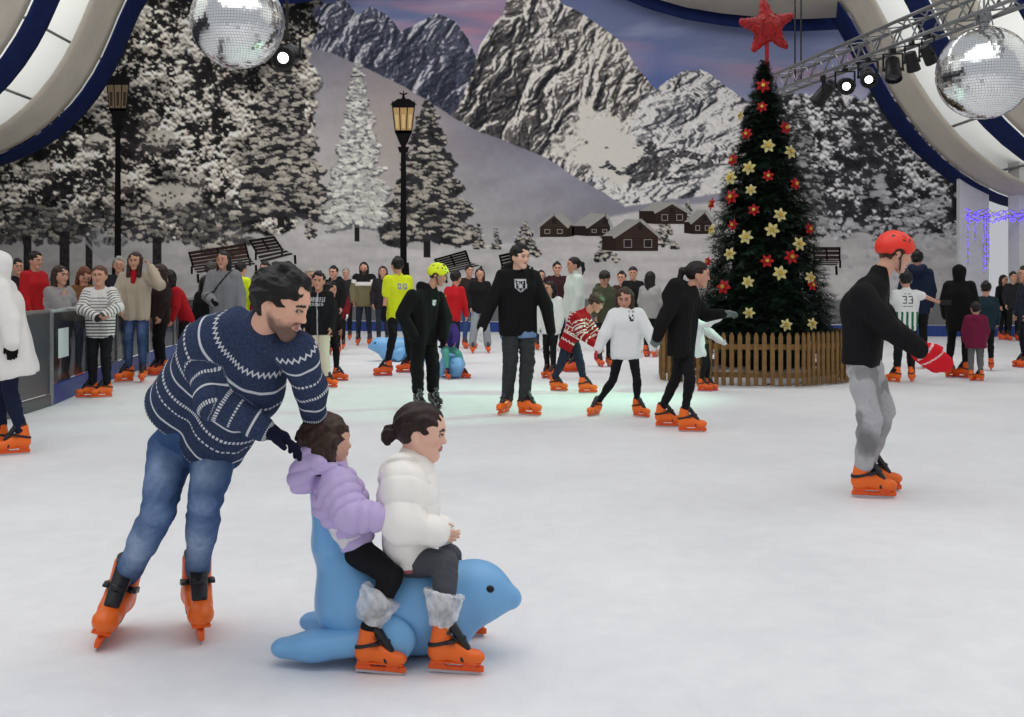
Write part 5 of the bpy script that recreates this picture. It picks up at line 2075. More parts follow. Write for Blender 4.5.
def jersey(col, c):
    col[:] = (222, 224, 222)
    lo = c['u'] < -.17
    g = ((c['r'] / .085 + .25) % 1) < .5
    arm = np.char.startswith(c['tag'], 'up')
    col[lo & g & ~arm] = (30, 104, 68)
    u, v = front_uv(c, -.085, .085, -.03, .10, True)
    col[stamp(N33, u, v) == ord('#')] = (30, 32, 34)
    u, v = front_uv(c, -.05, .05, .125, .15, True)
    col[stamp(["#.##.#.#"], u, v) == ord('#')] = (40, 44, 44)
    u, v = front_uv(c, -.09, .09, -.085, -.065, True)
    col[stamp(["#.###.##.#.###.##"], u, v) == ord('#')] = (90, 100, 96)
    return col


def wet(col, c):
    v = c['v']
    n = fbm(v * np.array([9, 9, 6.]), 4, 12)
    m = np.clip((n - .08) / .18, 0, 1) * .55
    for q in ('R', 'L'):
        d = np.linalg.norm((v - c['J']['kne' + q] - V(-.02, 0, -.12)) / np.array([.07, .09, .11]), axis=1)
        m = np.maximum(m, np.clip(1.3 - d + n, 0, 1) * .8)
    return col + (np.array([106, 104, 106.]) - col) * m[:, None]


def sweater_attrs(me, c):
    q = c['v'] - c['n']
    J = c['J']
    sp = unit(J['neck'] - J['pel'])
    du = -(q @ sp)
    lat = np.linalg.norm(q + du[:, None] * sp, axis=1)
    pv = np.hypot(np.maximum(du, 0), .72 * lat)
    pw = np.arctan2(c['r'], c['f']) * .15
    for s_ in ('R', 'L'):
        sh, e, w = J['sh' + s_], J['el' + s_], J['wr' + s_]
        for nm, a, b, off in (('up', sh, e, .15), ('fo', e, w, .15 + np.linalg.norm(e - sh))):
            m = c['tag'] == nm + s_
            d = unit(b - a)
            x = unit(np.cross(d, V(0.3, 1, 0.1)))
            y = np.cross(d, x)
            o = c['v'][m] - a
            pv[m] = off + o @ d
            pw[m] = np.arctan2(o @ x, o @ y) * .06
    set_float(me, 'pv', pv)
    set_float(me, 'pw', pw)


def sweater_material():
    m, nt, b = mat_new('navy_patterned_knit')

    def math_(op, a, b_=None, c_=None):
        n = nt.nodes.new('ShaderNodeMath')
        n.operation = op
        for i, x in enumerate((a, b_, c_)):
            if x is None:
                continue
            if isinstance(x, (int, float)):
                n.inputs[i].default_value = x
            else:
                nt.links.new(x, n.inputs[i])
        return n.outputs[0]
    at = {}
    for k in ('pv', 'pw'):
        n = nt.nodes.new('ShaderNodeAttribute')
        n.attribute_name = k
        at[k] = n.outputs['Fac']
    tot = None
    # position, half width, zigzag height, zigzag period, dash period (0 = unbroken)
    for (p, hw, za, zp, dp) in ((.128, .0052, .016, .020, 0), (.198, .0046, 0, 1, 0), (.262, .0050, 0, 1, .013), (.330, .0072, 0, 1, .010), (.392, .0046, 0, 1, 0), (.458, .0068, 0, 1, .011),
                                (.512, .0042, 0, 1, .014), (.585, .0044, 0, 1, 0), (.645, .0062, 0, 1, .011), (.70, .0042, 0, 1, .014)):
        v = at['pv']
        if za:
            pp = math_('PINGPONG', math_('ADD', at['pw'], 3.0), zp / 2)
            v = math_('SUBTRACT', v, math_('MULTIPLY', pp, za / (zp / 2)))
        k = math_('COMPARE', v, p, hw)
        if dp:
            fr = math_('FRACT', math_('MULTIPLY', math_('ADD', at['pw'], 3.0), 1 / dp))
            k = math_('MULTIPLY', k, math_('GREATER_THAN', fr, .38))
        tot = k if tot is None else math_('MAXIMUM', tot, k)
    mix = nt.nodes.new('ShaderNodeMix')
    mix.data_type = 'RGBA'
    nt.links.new(tot, mix.inputs[0])
    tc = nt.nodes.new('ShaderNodeTexCoord')
    nz = noise_node(nt, tc.outputs['Object'], 160, 3)
    cr = nt.nodes.new('ShaderNodeValToRGB')
    cr.color_ramp.elements[0].color = (*lin((40, 49, 74)), 1)
    cr.color_ramp.elements[1].color = (*lin((64, 75, 102)), 1)
    cr.color_ramp.elements[0].position = .3
    cr.color_ramp.elements[1].position = .7
    nt.links.new(nz.outputs['Fac'], cr.inputs['Fac'])
    nt.links.new(cr.outputs['Color'], mix.inputs[6])
    mix.inputs[7].default_value = (*lin((206, 208, 212)), 1)
    nt.links.new(mix.outputs[2], b.inputs['Base Color'])
    b.inputs['Roughness'].default_value = .95
    b.inputs['Specular IOR Level'].default_value = .1
    bp = nt.nodes.new('ShaderNodeBump')
    bp.inputs['Strength'].default_value = .5
    bp.inputs['Distance'].default_value = .004
    nt.links.new(nz.outputs['Fac'], bp.inputs['Height'])
    nt.links.new(bp.outputs['Normal'], b.inputs['Normal'])
    return m


M_SWEATER = sweater_material()
m_bag, nt, b = mat_new('clear_plastic_film')
b.inputs['Base Color'].default_value = (*lin((246, 247, 250)), 1)
b.inputs['Roughness'].default_value = .18
b.inputs['Specular IOR Level'].default_value = .8
tp = nt.nodes.new('ShaderNodeBsdfTransparent')
tcb = nt.nodes.new('ShaderNodeTexCoord')
nzb = noise_node(nt, tcb.outputs['Object'], 16, 3, .6)
mrb = nt.nodes.new('ShaderNodeMapRange')
mrb.inputs['From Min'].default_value = .35
mrb.inputs['From Max'].default_value = .65
mrb.inputs['To Min'].default_value = .35
mrb.inputs['To Max'].default_value = .72
nt.links.new(nzb.outputs['Fac'], mrb.inputs['Value'])
ms = nt.nodes.new('ShaderNodeMixShader')
nt.links.new(mrb.outputs['Result'], ms.inputs['Fac'])

nt.links.new(b.outputs[0], ms.inputs[1])
nt.links.new(tp.outputs[0], ms.inputs[2])
nt.links.new(ms.outputs[0], nt.nodes['Material Output'].inputs['Surface'])


def bag_at(a, b_, r, seed, out=0.0):
    def fn(root, J, hd, s, px, spine, rt, fw):
        for q in ('R', 'L'):
            an, kn = J['ank' + q], J['kne' + q]
            d = unit(kn - an)
            p0, p1 = an + d * .012, an + d * .125
            pr = [rc(p0, p1, r * .7, r * 1.25, .02), rc(p0 + d * .05 + V(out, 0, 0), p1 + V(out * 1.5, 0, -.02), r * .75, r * .9, .03),
                  plane(p1 - d * .0, unit(d + V(.2, 0, 0)), .003), plane(p0, -d, .003)]
            v, f = mesh_sdf(pr, .005, wrinkle(seed, .007, 90, (1.4, 1.4, .6)), .014)
            part('plastic_shoe_cover', v, f, m_bag, root)
    return fn


# ------------------------------------------------------------------ the man pushing the seal
def fleece_hem(root, J, hd, s, px, spine, rt, fw):
    pass


person('man', 'bearded man in a navy patterned sweater and blue jeans bending to push the seal', 190, 4.3, 1.78, 35, near=True, h=.0052,
       hyaw=40, hpitch=-17, Hh=.238, skin=(224, 174, 148), hair=('short', (20, 18, 18), 1.0), beard=(70, 52, 46), mouth=.014, lips=(176, 112, 102), ksc=1.12, roll=.6,
       ov=dict(pel=(191, 431, 4.3), chest=(234, 366, 4.08), neck=(262, 329, 3.95), head=(280, 304, 3.86), headup=(.55, -.18, .80, 0),
               shR=(203, 345, 4.10), elR=(213, 402, 3.93), wrR=(262, 428, 3.94), hdR=(.85, .25, -.42, 0), shL=(297, 352, 3.90), elL=(311, 388, 4.0), wrL=(314, 417, 4.10),
               hipR=(171, 448, 4.32), hipL=(216, 450, 4.26), kneR=(158, 512, 4.08), kneL=(205, 502, 4.10), ankR=(125, 579, 4.40), ankL=(197, 575, 4.46)),
       toe=((8, 0), (20, 0)),
       top=dict(name='sweater', col=(44, 54, 84), mat=M_SWEATER, attrs=sweater_attrs, fat=1.12, arm=.98, hem=-.055, hemdrop=.8, wr=.006, wf=34, neck='collar', wide=1.1, flare=1.15, cuff=1.0),
       trs=dict(name='jeans', col=(52, 76, 114), mat=M_DENIM, pat=denim((58, 84, 126), (152, 172, 200), 1.4), fat=1.0, low=1.0, wr=.0028, rise=.17, ext=-.045),
       gloves=((24, 26, 46), (24, 26, 46)))

# ------------------------------------------------------------------ the two girls on the seal
person('lavender', 'small girl in a lavender puffer jacket sitting behind on the blue seal', 352, 4.12, 1.0, 90, near=True, h=.0048,
       hyaw=32, hpitch=2, Hh=.205, hair=('bob', (58, 40, 32), 1.0), skin=(220, 172, 150),
       ov=dict(pel=(354, 546, 4.13), chest=(340, 500, 4.13), neck=(331, 472, 4.13), head=(327, 442, 4.13),
               shR=(337, 486, 4.03), elR=(351, 515, 3.96), wrR=(382, 518, 3.95), shL=(339, 486, 4.23), elL=(355, 514, 4.30), wrL=(384, 518, 4.29),
               hipR=(356, 551, 4.07), hipL=(356, 551, 4.19), kneR=(392, 575, 3.97), kneL=(394, 572, 4.29), ankR=(369, 627, 3.93), ankL=(376, 617, 4.33)),
       toe=((82, -2), (90, -2)),
       top=dict(name='puffer_jacket', col=(196, 178, 222), mat=M_NYLON, fat=1.42, arm=1.45, hem=-.05, hemdrop=.6, puff=.085, pa=.02, wr=.006, neck='collar', wide=.95,
                more=[rc(P(310, 458, 4.07), P(303, 478, 4.08), .045, .05, .03, tag='hood'), rc(P(310, 458, 4.19), P(303, 478, 4.18), .045, .05, .03, tag='hood'), rc(P(303, 478, 4.08), P(303, 478, 4.18), .05, .05, .03, tag='hood'), rc(P(318, 464, 4.03), P(338, 474, 4.02), .03, .024, .03, tag='hood')]),
       trs=dict(name='leggings', col=(26, 26, 30), fat=1.16, low=.95, wr=.004), extra=bag_at(0, 0, .062, 5, -.02))
person('whitegirl', 'small girl with dark bun and white puffer jacket sitting in front on the seal', 413, 4.12, 1.1, 90, near=True, h=.0048,
       hyaw=-6, hpitch=-4, Hh=.212, hair=('bun', (40, 26, 22), 1.0), skin=(228, 182, 160),
       ov=dict(pel=(411, 556, 4.13), chest=(409, 498, 4.13), neck=(414, 466, 4.13), head=(421, 433, 4.13),
               shR=(404, 483, 4.02), elR=(402, 524, 3.95), wrR=(434, 532, 3.97), shL=(410, 483, 4.24), elL=(412, 520, 4.31), wrL=(438, 531, 4.27),
               hipR=(412, 562, 4.07), hipL=(412, 562, 4.19), kneR=(446, 563, 3.97), kneL=(450, 556, 4.29), ankR=(443, 629, 3.93), ankL=(449, 618, 4.33)),
       toe=((84, -2), (90, -2)),
       top=dict(name='puffer_jacket', col=(246, 242, 236), mat=M_NYLON, fat=1.50, arm=1.42, hem=-.012, hemdrop=.6, puff=.17, pa=.016, wr=.009, wf=30, more=[rc(P(401, 461, 4.05), P(391, 474, 4.06), .035, .04, .03, tag='hood'), rc(P(401, 461, 4.2), P(391, 474, 4.19), .035, .04, .03, tag='hood'), rc(P(391, 474, 4.06), P(391, 474, 4.19), .04, .04, .03, tag='hood')], hood=False, neck='high', wide=.95),
       trs=dict(name='leggings', col=(78, 80, 86), fat=1.12, low=.95, wr=.004), extra=bag_at(0, 0, .056, 6, .0))


def pink_hem(root, J, hd, s, px, spine, rt, fw):
    pr = [rc(J['pel'] + rt * q * .05 - spine * .015, J['pel'] + rt * q * .05 + spine * .05 + fw * .0, .086, .08, .04) for q in (-1, 1)]
    pr += [plane(J['pel'] - spine * .030, -spine, .006), plane(J['pel'] + spine * .08, spine, .006)]
    v, f = mesh_sdf(pr, .006, wrinkle(4, .004, 90), .01)
    n = vnoise(v * 70, 4) > .25
    part('dress_hem', v, f, M_CLOTH, root, np.where(n[:, None], np.array([212, 160, 164.]), np.array([178, 98, 108.])))


_r, _J, _h = ALL['whitegirl']
pink_hem(_r, _J, _h, 1.1 / 1.75, .005, unit(_J['neck'] - _J['pel']), V(0, -1, 0), V(1, 0, 0))

_r, _J, _h = ALL['lavender']
_sp = unit(_J['neck'] - _J['pel'])
_v, _f = mesh_sdf([rc(_J['pel'] + V(0, q * .045, 0) + _sp * .03, _J['pel'] + V(0, q * .045, 0) + _sp * .10, .082, .080, .03) for q in (-1, 1)] + [plane(_J['pel'] + _sp * .022, -_sp, .005), plane(_J['pel'] + _sp * .12, _sp, .005)], .006, wrinkle(14, .004, 80), .008)
part('shirt_hem', _v, _f, M_CLOTH, _r, np.array([226, 224, 226.]))

# ------------------------------------------------------------------ skaters on the open ice
person('redhelmet', 'boy in a red helmet, black jacket and grey joggers skating alone at the right', 866, 7.15, 1.60, 90, near=True, h=.0062,
       hyaw=0, hpitch=-14, Hh=.24, hair=('shaggy', (72, 46, 34)), helmet=(232, 52, 34), skin=(214, 164, 140),
       ov=dict(pel=(861, 362, 7.15), chest=(864, 310, 7.15), neck=(879, 276, 7.15), head=(895, 253, 7.15),
               shR=(862, 297, 6.99), elR=(890, 330, 6.9), wrR=(921, 349, 6.86), shL=(870, 295, 7.31), elL=(890, 326, 7.4), wrL=(916, 347, 7.4), hdR=(.78, 0, -.55, 0),
               hipR=(861, 366, 7.07), hipL=(868, 366, 7.22), kneR=(870, 420, 7.02), kneL=(883, 412, 7.24), ankR=(863, 466, 7.10), ankL=(869, 459, 7.34)),
       toe=((84, -1), (82, -1)),
       top=dict(name='jacket', col=(20, 20, 22), fat=1.32, arm=1.12, hem=-.02, wr=.008, wf=26, neck='collar', h=.007),
       trs=dict(name='joggers', col=(174, 173, 176), fat=1.36, low=1.02, wr=.008, wf=30, pat=wet, ext=-.02),
       gloves=(dict(col=(206, 34, 46), fat=1.5, size=1.25, line=(226, 196, 196)), dict(col=(206, 34, 46), fat=1.5, size=1.25)))

person('blackhoodie', 'girl in a black hoodie and leggings reaching ahead, beside the white sweatshirt girl', 684, 10.3, 1.47, 72, near=True, h=.0078,
       hyaw=8, hpitch=-4, hair=('pony', (26, 18, 18)),
       ov=dict(pel=(682, 345, 10.3), chest=(684, 305, 10.3), neck=(690, 290, 10.3), head=(698, 275, 10.3),
               shR=(676, 298, 10.15), elR=(663, 321, 10.1), wrR=(657, 337, 10.2), shL=(692, 300, 10.48), elL=(705, 315, 10.4), wrL=(722, 314, 10.3), hdL=(1, 0, .05, 0),
               kneR=(676, 378, 10.35), ankR=(662, 408, 10.55), kneL=(690, 380, 10.1), ankL=(685, 411, 10.2)),
       toe=((82, 0), (80, 0)),
       top=dict(name='hoodie', col=(18, 18, 20), fat=1.24, arm=1.15, hem=.08, wr=.008, wf=26, more=[rc(P(676, 286, 10.15), P(671, 296, 10.18), .075, .09, .05, tag='hood'), rc(P(678, 286, 10.45), P(672, 296, 10.42), .075, .09, .05, tag='hood')], hood=True, neck='collar', flare=1.05),
       trs=dict(name='leggings', col=(20, 20, 24), fat=.98, low=.9), gloves=((112, 122, 120), (112, 122, 120)))

person('whitesweat', 'girl in a white sweatshirt and black leggings striding with arms held out', 626, 11.4, 1.24, 0, near=True, h=.008,
       hyaw=-14, hpitch=-10, hair=('longside', (62, 42, 32)),
       ov=dict(shR=(615, 315, 11.4), elR=(605, 334, 11.35), wrR=(598, 349, 11.35), shL=(639, 315, 11.4), elL=(648, 332, 11.35), wrL=(655, 347, 11.3),
               head=(625, 299, 11.4), kneR=(613, 380, 11.35), ankR=(598, 402, 11.45), kneL=(637, 380, 11.3), ankL=(637, 402, 11.35)),
       toe=((-38, 0), (42, 0)),
       top=dict(name='sweatshirt', col=(228, 230, 230), fat=1.3, arm=1.24, hem=.10, wr=.008, wf=28, neck='crew', flare=1.08,
                pat=with_stamp(["#..#.#", "......", "#..##.", "##...#", ".####."], (.03, .11, .0, .16), (40, 40, 44))),
       trs=dict(name='leggings', col=(20, 20, 24), fat=.98, low=.9), gloves=((198, 44, 66), None))

person('raider', 'young man in a black hoodie with a white shield emblem and dark grey trousers', 518, 11.5, 1.67, 12, near=True, h=.008,
       hyaw=28, hpitch=-2, hair=('short', (24, 20, 20), 1.4), skin=(222, 178, 154),
       ov=dict(elR=(491, 303, 11.4), wrR=(482, 327, 11.3), elL=(546, 306, 11.5), wrL=(551, 331, 11.45), head=(520, 257, 11.45),
               ankR=(507, 399, 11.6), ankL=(524, 399, 11.5)),
       toe=((-22, 0), (52, 0)),
       top=dict(name='hoodie', col=(18, 18, 20), fat=1.2, arm=1.14, hem=.06, flare=1.1, wr=.007, wf=28, hood=True, neck='collar',
                pat=with_stamp(SHIELD, (-.065, .065, -.04, .11), (196, 198, 200))),
       trs=dict(name='trousers', col=(52, 54, 56), fat=1.34, low=1.0, wr=.006, ext=-.01),
       gloves=((212, 214, 214), (30, 30, 32)))
_r, _J, _h = ALL['raider']
_pr = [rc(_J['pel'] + V(q * .084, 0, -.10), _J['pel'] + V(q * .08, 0, -.03), .108, .106, .04) for q in (-1, 1)] + [plane(_J['pel'] + V(0, 0, -.142), (.06, 0, -1)), plane(_J['pel'], (0, 0, 1))]
_v, _f = mesh_sdf(_pr, .008)
part('shirt_tail', _v, _f, M_CLOTH, _r, np.array([112, 138, 176.]))

person('yellowhelmet', 'boy in a neon yellow helmet and black clothes leaning forward on black skates', 424, 12.1, 1.56, 62, lean=14, near=True, h=.0085,
       hyaw=16, hpitch=-14, hair=('shaggy', (60, 40, 32)), helmet=(226, 240, 24), black_skates=True,
       ov=dict(pel=(424, 335, 12.1), chest=(422, 306, 12.1), neck=(431, 290, 12.1), head=(438, 275, 12.1), shR=(413, 297, 11.95), elR=(402, 315, 11.9), wrR=(414, 336, 11.85),
               shL=(438, 299, 12.25), elL=(446, 318, 12.2), wrL=(444, 337, 12.1), kneR=(417, 366, 12.0), ankR=(418, 389, 12.1), kneL=(433, 366, 12.15), ankL=(433, 388, 12.2)),
       toe=((20, 0), (28, 0)),
       top=dict(name='hoodie', col=(18, 18, 20), fat=1.28, arm=1.2, hem=.05, wr=.008, wf=26, hood=True, neck='collar', pat=with_stamp(MARK, (.02, .075, .03, .10), (220, 222, 222))),
       trs=dict(name='joggers', col=(19, 19, 21), fat=1.36, low=1.15, wr=.007), gloves=((24, 24, 26), (24, 24, 26)))

person('xmasboy', 'boy in a red and white Christmas sweater and dark jeans bending forward', 571, 13.8, 1.34, 78, lean=30, near=True, h=.0085,
       hyaw=0, hpitch=-24, hair=('shaggy', (66, 54, 40)),
       ov=dict(pel=(568, 345, 13.8), chest=(578, 322, 13.8), neck=(587, 312, 13.8), head=(596, 303, 13.8), shR=(577, 320, 13.65), elR=(583, 335, 13.6), wrR=(593, 343, 13.5),
               shL=(586, 321, 13.95), elL=(596, 334, 13.95), wrL=(600, 345, 13.9), kneR=(561, 364, 13.8), ankR=(554, 378, 14.0), kneL=(580, 362, 13.7), ankL=(583, 377, 13.75)),
       toe=((70, 0), (84, 0)),
       top=dict(name='christmas_sweater', col=(150, 26, 34), mat=M_KNIT, fat=1.25, arm=1.25, hem=.03, wr=.005, pat=xmas, neck='crew', h=.0075),
       trs=dict(name='jeans', col=(36, 42, 58), fat=1.1, low=1.0), gloves=((206, 60, 84), None))

person('behindhoodie', 'child in a white jacket half hidden behind the girl in the black hoodie', 704, 14.0, 1.05, 80, h=.0095,
       hair=('short', (40, 30, 26)), legs=((-.06, .07), (.06, .07)),
       ov=dict(pel=(700, 350, 14.0), chest=(696, 330, 14.0), neck=(692, 317, 14.0), head=(689, 305, 14.0), shR=(697, 323, 13.85), shL=(697, 323, 14.2), elR=(708, 323, 13.9), wrR=(719, 318, 13.8), elL=(710, 333, 14.2), wrL=(721, 341, 14.1)),
       top=dict(col=(216, 216, 218), fat=1.3, arm=1.3, wr=.012, wf=40, hem=.08), trs=dict(col=(22, 22, 25)), gloves=((200, 202, 204), (200, 202, 204)))

# ------------------------------------------------------------------ skaters behind them
BLK, CHR, NVY, JEAN, LJEAN = (20, 20, 22), (44, 44, 48), (30, 36, 56), (44, 60, 92), (112, 124, 140)


def bg(key, label, x, Y, top_y, yaw, tc, bc, hair, skates=True, **k):
    """a figure farther off: top_y = row of the crown in the photo"""
    zt = CAMZ - (top_y - HZ) / FPX * Y
    H = (zt - .02) / (1 + (.11 / 1.75 if skates else .0)) if skates else zt - .01
    top = dict(col=tc, fat=1.2, arm=1.08, wr=.007, wf=30)
    top.update(k.pop('top', {}))
    trs = dict(col=bc, fat=1.05)
    trs.update(k.pop('trs', {}))
    return person(key, label, x, Y, H, yaw, top=top, trs=trs, hair=hair, skates=True, **k)


DKH, BRH = (24, 19, 18), (66, 44, 32)
bg('whitecoat_w', 'woman with a black ponytail in a pale coat facing left behind the Christmas sweater boy', 575, 17.0, 257, -72, (206, 214, 206), BLK, ('pony', DKH), hpitch=2,  # coat colour carries a faint tint of the green light
   top=dict(fat=1.25, hem=.12, neck='high'))
bg('panda', 'girl in a white dotted top beside the young man with the shield emblem', 551, 15.9, 283, -28, (218, 220, 216), BLK, ('long', DKH), top=dict(pat=panda, fat=1.3, arm=1.25, h=.01),
   gloves=((222, 224, 224), (222, 224, 224)), hyaw=-20, legs=((0, .08), (.1, .1)))
bg('maroonman', 'man in a dark maroon jacket standing behind the dotted top girl', 557, 22.0, 262, 5, (52, 26, 30), BLK, ('short', DKH))
bg('greytopwoman', 'dark haired woman in a pale grey top beside the man in the maroon jacket', 541, 22.4, 270, 8, (168, 166, 164), JEAN, ('long', (40, 28, 26)))
bg('olive', 'boy in an olive jacket looking down between the sweater boy and white sweatshirt girl', 604, 18.0, 272, 15, (74, 78, 60), (30, 34, 44), ('shaggy', (34, 28, 24)), hpitch=-25, top=dict(hood=True))
bg('beret', 'young man with dark cap hair and black jacket behind the white sweatshirt girl', 633, 20.8, 267, 10, (24, 22, 24), BLK, ('beanie', (26, 24, 28)), hyaw=-20)
bg('brownbehind', 'dark haired person in brown half hidden behind the dark capped man', 622, 21.6, 273, -20, (62, 42, 36), BLK, ('short', DKH))
bg('greyback', 'long haired girl in a grey jacket turned away beside the man with the dark cap', 650, 20.2, 273, 150, (150, 148, 146), BLK, ('long', DKH), top=dict(fat=1.25, arm=1.15))
bg('longhair', 'long haired woman in a black top and pale jeans left of the shield emblem man', 480, 21.4, 268, 8, BLK, (140, 146, 152), ('long', (44, 28, 24)), hyaw=-8, trs=dict(fat=1.35, low=1.3), legs=((0, .17), (0, .17)))
bg('brownman', 'man in a dark brown jacket and blue jeans behind the long haired woman', 469, 22.8, 265, 20, (44, 34, 30), (52, 74, 116), ('short', DKH))
bg('redback', 'person in a red jacket turned away just right of the yellow helmet', 452, 18.6, 272, 150, (182, 26, 34), (34, 36, 44), ('short', DKH), lean=10, top=dict(pat=lambda col, c: np.where(((c['r'] < -.10) & (c['u'] < .0))[:, None], np.array([206, 220, 70.]), col)))
bg('yellowshirt', 'man in a neon yellow shirt and black trousers seen from behind beside the yellow helmet', 398, 16.2, 257, -150, (216, 226, 40), BLK, ('short', DKH),
   ov=dict(elR=(409, 300, 16.3), wrR=(410, 318, 16.3), elL=(386, 297, 16.1), wrL=(384, 311, 16.0), kneL=(393, 335, 16.0), ankL=(388, 360, 16.2), kneR=(408, 338, 16.6), ankR=(410, 360, 16.8)),
   toe=((-86, 0), (-80, 0)), top=dict(sleeve=.75, fat=1.25, h=.011, pat=with_stamp(["###.###", "#.#.#.#", "###.###"], (-.07, .09, -.02, .08), (150, 150, 160), True)), gloves=((24, 24, 26), (24, 24, 26)))
bg('stripeman', 'long haired man in a black, white and olive block striped jumper', 364, 24.0, 262, 0, BLK, (34, 38, 52), ('long', DKH), top=dict(pat=jumper, fat=1.35, arm=1.3, h=.013), beard=(40, 32, 30), legs=((0, .13), (0, .13)))
bg('palehat', 'person in a pale knitted hat half hidden left of the block striped jumper', 346, 26.0, 268, 5, (40, 38, 42), BLK, ('beanie', (150, 146, 140)))
bg('redkid', 'child in a red and black jacket with a white glove left of the striped jumper', 340, 22.6, 284, 5, (110, 24, 30), BLK, ('short', DKH), top=dict(pat=lambda col, c: np.where((np.abs(c['r']) < .05)[:, None], np.array([28, 26, 28.]), col)), gloves=(None, (222, 222, 222)))
bg('blackhood', 'person in a black jacket standing behind the boy with the lettered hoodie', 334, 20.8, 266, -15, BLK, BLK, ('short', DKH), top=dict(hood=True))
bg('lettered', 'boy in a black hoodie with white lettering and cream trousers', 319, 14.5, 274, -3, (22, 22, 25), (206, 196, 176), ('short', DKH, 1.2), h=.0085, near=True,
   top=dict(hood=True, h=.0075, fat=1.35, pat=lambda col, c: np.where((np.abs(c['r']) < .008)[:, None] & (c['f'] > 0)[:, None], np.array([170, 170, 170.]), with_stamp(LETTERS, (-.13, .13, -.03, .11), (176, 178, 180))(col, c))), trs=dict(fat=1.3, low=1.2), legs=((0, .05), (.0, .12)), toe=((10, 0), (60, 0)))
bg('behindlettered', 'person in black trousers almost hidden behind the boy with the lettered hoodie', 329, 15.4, 284, 70, BLK, BLK, ('short', DKH), legs=((-.1, .08), (.12, .08)), toe=((84, 0), (84, 0)))
bg('longface', 'long haired woman in dark clothes between the striped jumper and yellow shirt', 383, 23.4, 266, 0, (34, 32, 36), (40, 44, 56), ('long', (40, 30, 26)))
# toddler on the far seal
person('toddler', 'toddler in a purple jacket and teal trousers riding the small blue seal', 450, 15.9, .92, 40, h=.011, hair=('short', (40, 28, 26)),
       ov=dict(pel=(449, 347, 15.95), chest=(447, 332, 15.95), neck=(447, 325, 15.95), head=(447, 318, 15.95), kneR=(446, 352, 15.7), ankR=(447, 366, 15.7), kneL=(458, 353, 15.75), ankL=(463, 365, 15.8),
               hipR=(446, 349, 15.9), hipL=(452, 349, 15.95), shR=(442, 328, 15.9), shL=(453, 328, 16.0), elR=(440, 336, 15.8), elL=(456, 336, 15.85), wrR=(444, 342, 15.75), wrL=(455, 343, 15.75)),
       top=dict(col=(58, 46, 110), fat=1.5, arm=1.4, hem=.0), trs=dict(col=(86, 160, 146), fat=1.4), toe=((20, 0), (60, 0)))

# ------------------------------------------------------------------ along the left barrier
bg('coat', 'person in a long white hooded coat at the left edge of the picture', 11, 8.95, 250, -72, (226, 222, 218), (30, 36, 58), ('none', DKH), h=.0075, near=True,
   top=dict(name='long_coat', fat=1.4, arm=1.35, hem=.22, flare=1.45, hoodup=True, wr=.008, wf=24, mat=M_NYLON), trs=dict(mat=M_DENIM, fat=1.1), gloves=((22, 22, 24), (22, 22, 24)),
   ov=dict(elL=(10, 322, 8.75), wrL=(12, 343, 8.7), hdL=(0, 0, -1, 0)), legs=((.10, .08), (-.10, .10)), hpitch=-8, lean=9, toe=((-66, 0), (-58, 0)))
bg('greypuffer', 'girl with long dark hair in a grey puffer jacket holding a hand to her mouth', 59, 13.9, 268, 62, (142, 136, 136), (30, 30, 36), ('long', (50, 34, 30)), h=.009,
   ov=dict(elR=(69, 315, 13.7), wrR=(64, 299, 13.75), hdR=(-.1, .1, 1, 0)), top=dict(mat=M_NYLON, puff=.1, fat=1.3, arm=1.25, hem=.1))
bg('redman', 'black haired man in a red jacket behind the girl in the grey puffer jacket', 34, 16.5, 252, 68, (168, 26, 32), BLK, ('short', DKH))
bg('darkhead', 'dark haired person in black between the white coat and the red jacket man', 17, 17.2, 259, 40, (26, 25, 28), BLK, ('short', DKH))
bg('auburn', 'auburn haired woman in a tan jacket leaning behind the striped sweater girl', 84, 15.7, 268, 40, (112, 76, 46), (40, 36, 36), ('long', (92, 50, 32)), hpitch=-30)
bg('striped', 'girl in a black and white striped sweater with folded arms and black trousers', 100, 13.2, 268, 6, (214, 210, 206), (22, 22, 26), ('bun', (86, 56, 42)), h=.0085, near=True,
   ov=dict(elR=(82, 309, 13.05), wrR=(98, 318, 12.9), elL=(118, 307, 13.1), wrL=(103, 316, 12.95), hdR=(1, -.1, -.05, 0), hdL=(-1, -.1, .05, 0)), toe=((-68, 0), (-60, 0)),
   top=dict(name='sweater', pat=stripes((216, 212, 208), (40, 36, 42), .046, .30, .06), fat=1.25, arm=1.22, h=.0075, neck='crew'), trs=dict(fat=1.2))
bg('grayhair', 'grey haired person in a dark coat behind the striped sweater girl and beige jacket woman', 119, 17.4, 257, 20, (34, 33, 36), BLK, ('short', (136, 132, 126), 1.4))
bg('beige', 'woman in a beige fleece, red scarf and blue jeans touching her hair', 136, 15.3, 252, 6, (176, 162, 144), (40, 56, 88), ('longside', (48, 28, 24)), h=.009, near=True, hyaw=-6,
   ov=dict(elL=(160, 285, 15.1), wrL=(151, 268, 15.2), elR=(117, 294, 15.2), wrR=(121, 312, 15.0), hdL=(-.5, .1, .8, 0)), toe=((-40, 0), (10, 0)),
   top=dict(name='fleece', mat=M_KNIT, fat=1.22, arm=1.22, neck='collar', hem=.04), trs=dict(mat=M_DENIM, pat=denim((40, 56, 90), (92, 112, 150), .9), fat=1.05))
_r, _J, _h = ALL['beige']
_v, _f = mesh_sdf([rc(_J['neck'] - V(0, .0, .03), _J['neck'] + V(0, -.01, .055), .085, .07, .02), rc(_J['neck'] + V(0, -.08, -.01), _J['neck'] + V(0, -.125, -.12), .05, .03, .02)], .009)
part('red_scarf', _v, _f, M_KNIT, _r, np.array([164, 22, 32.]))
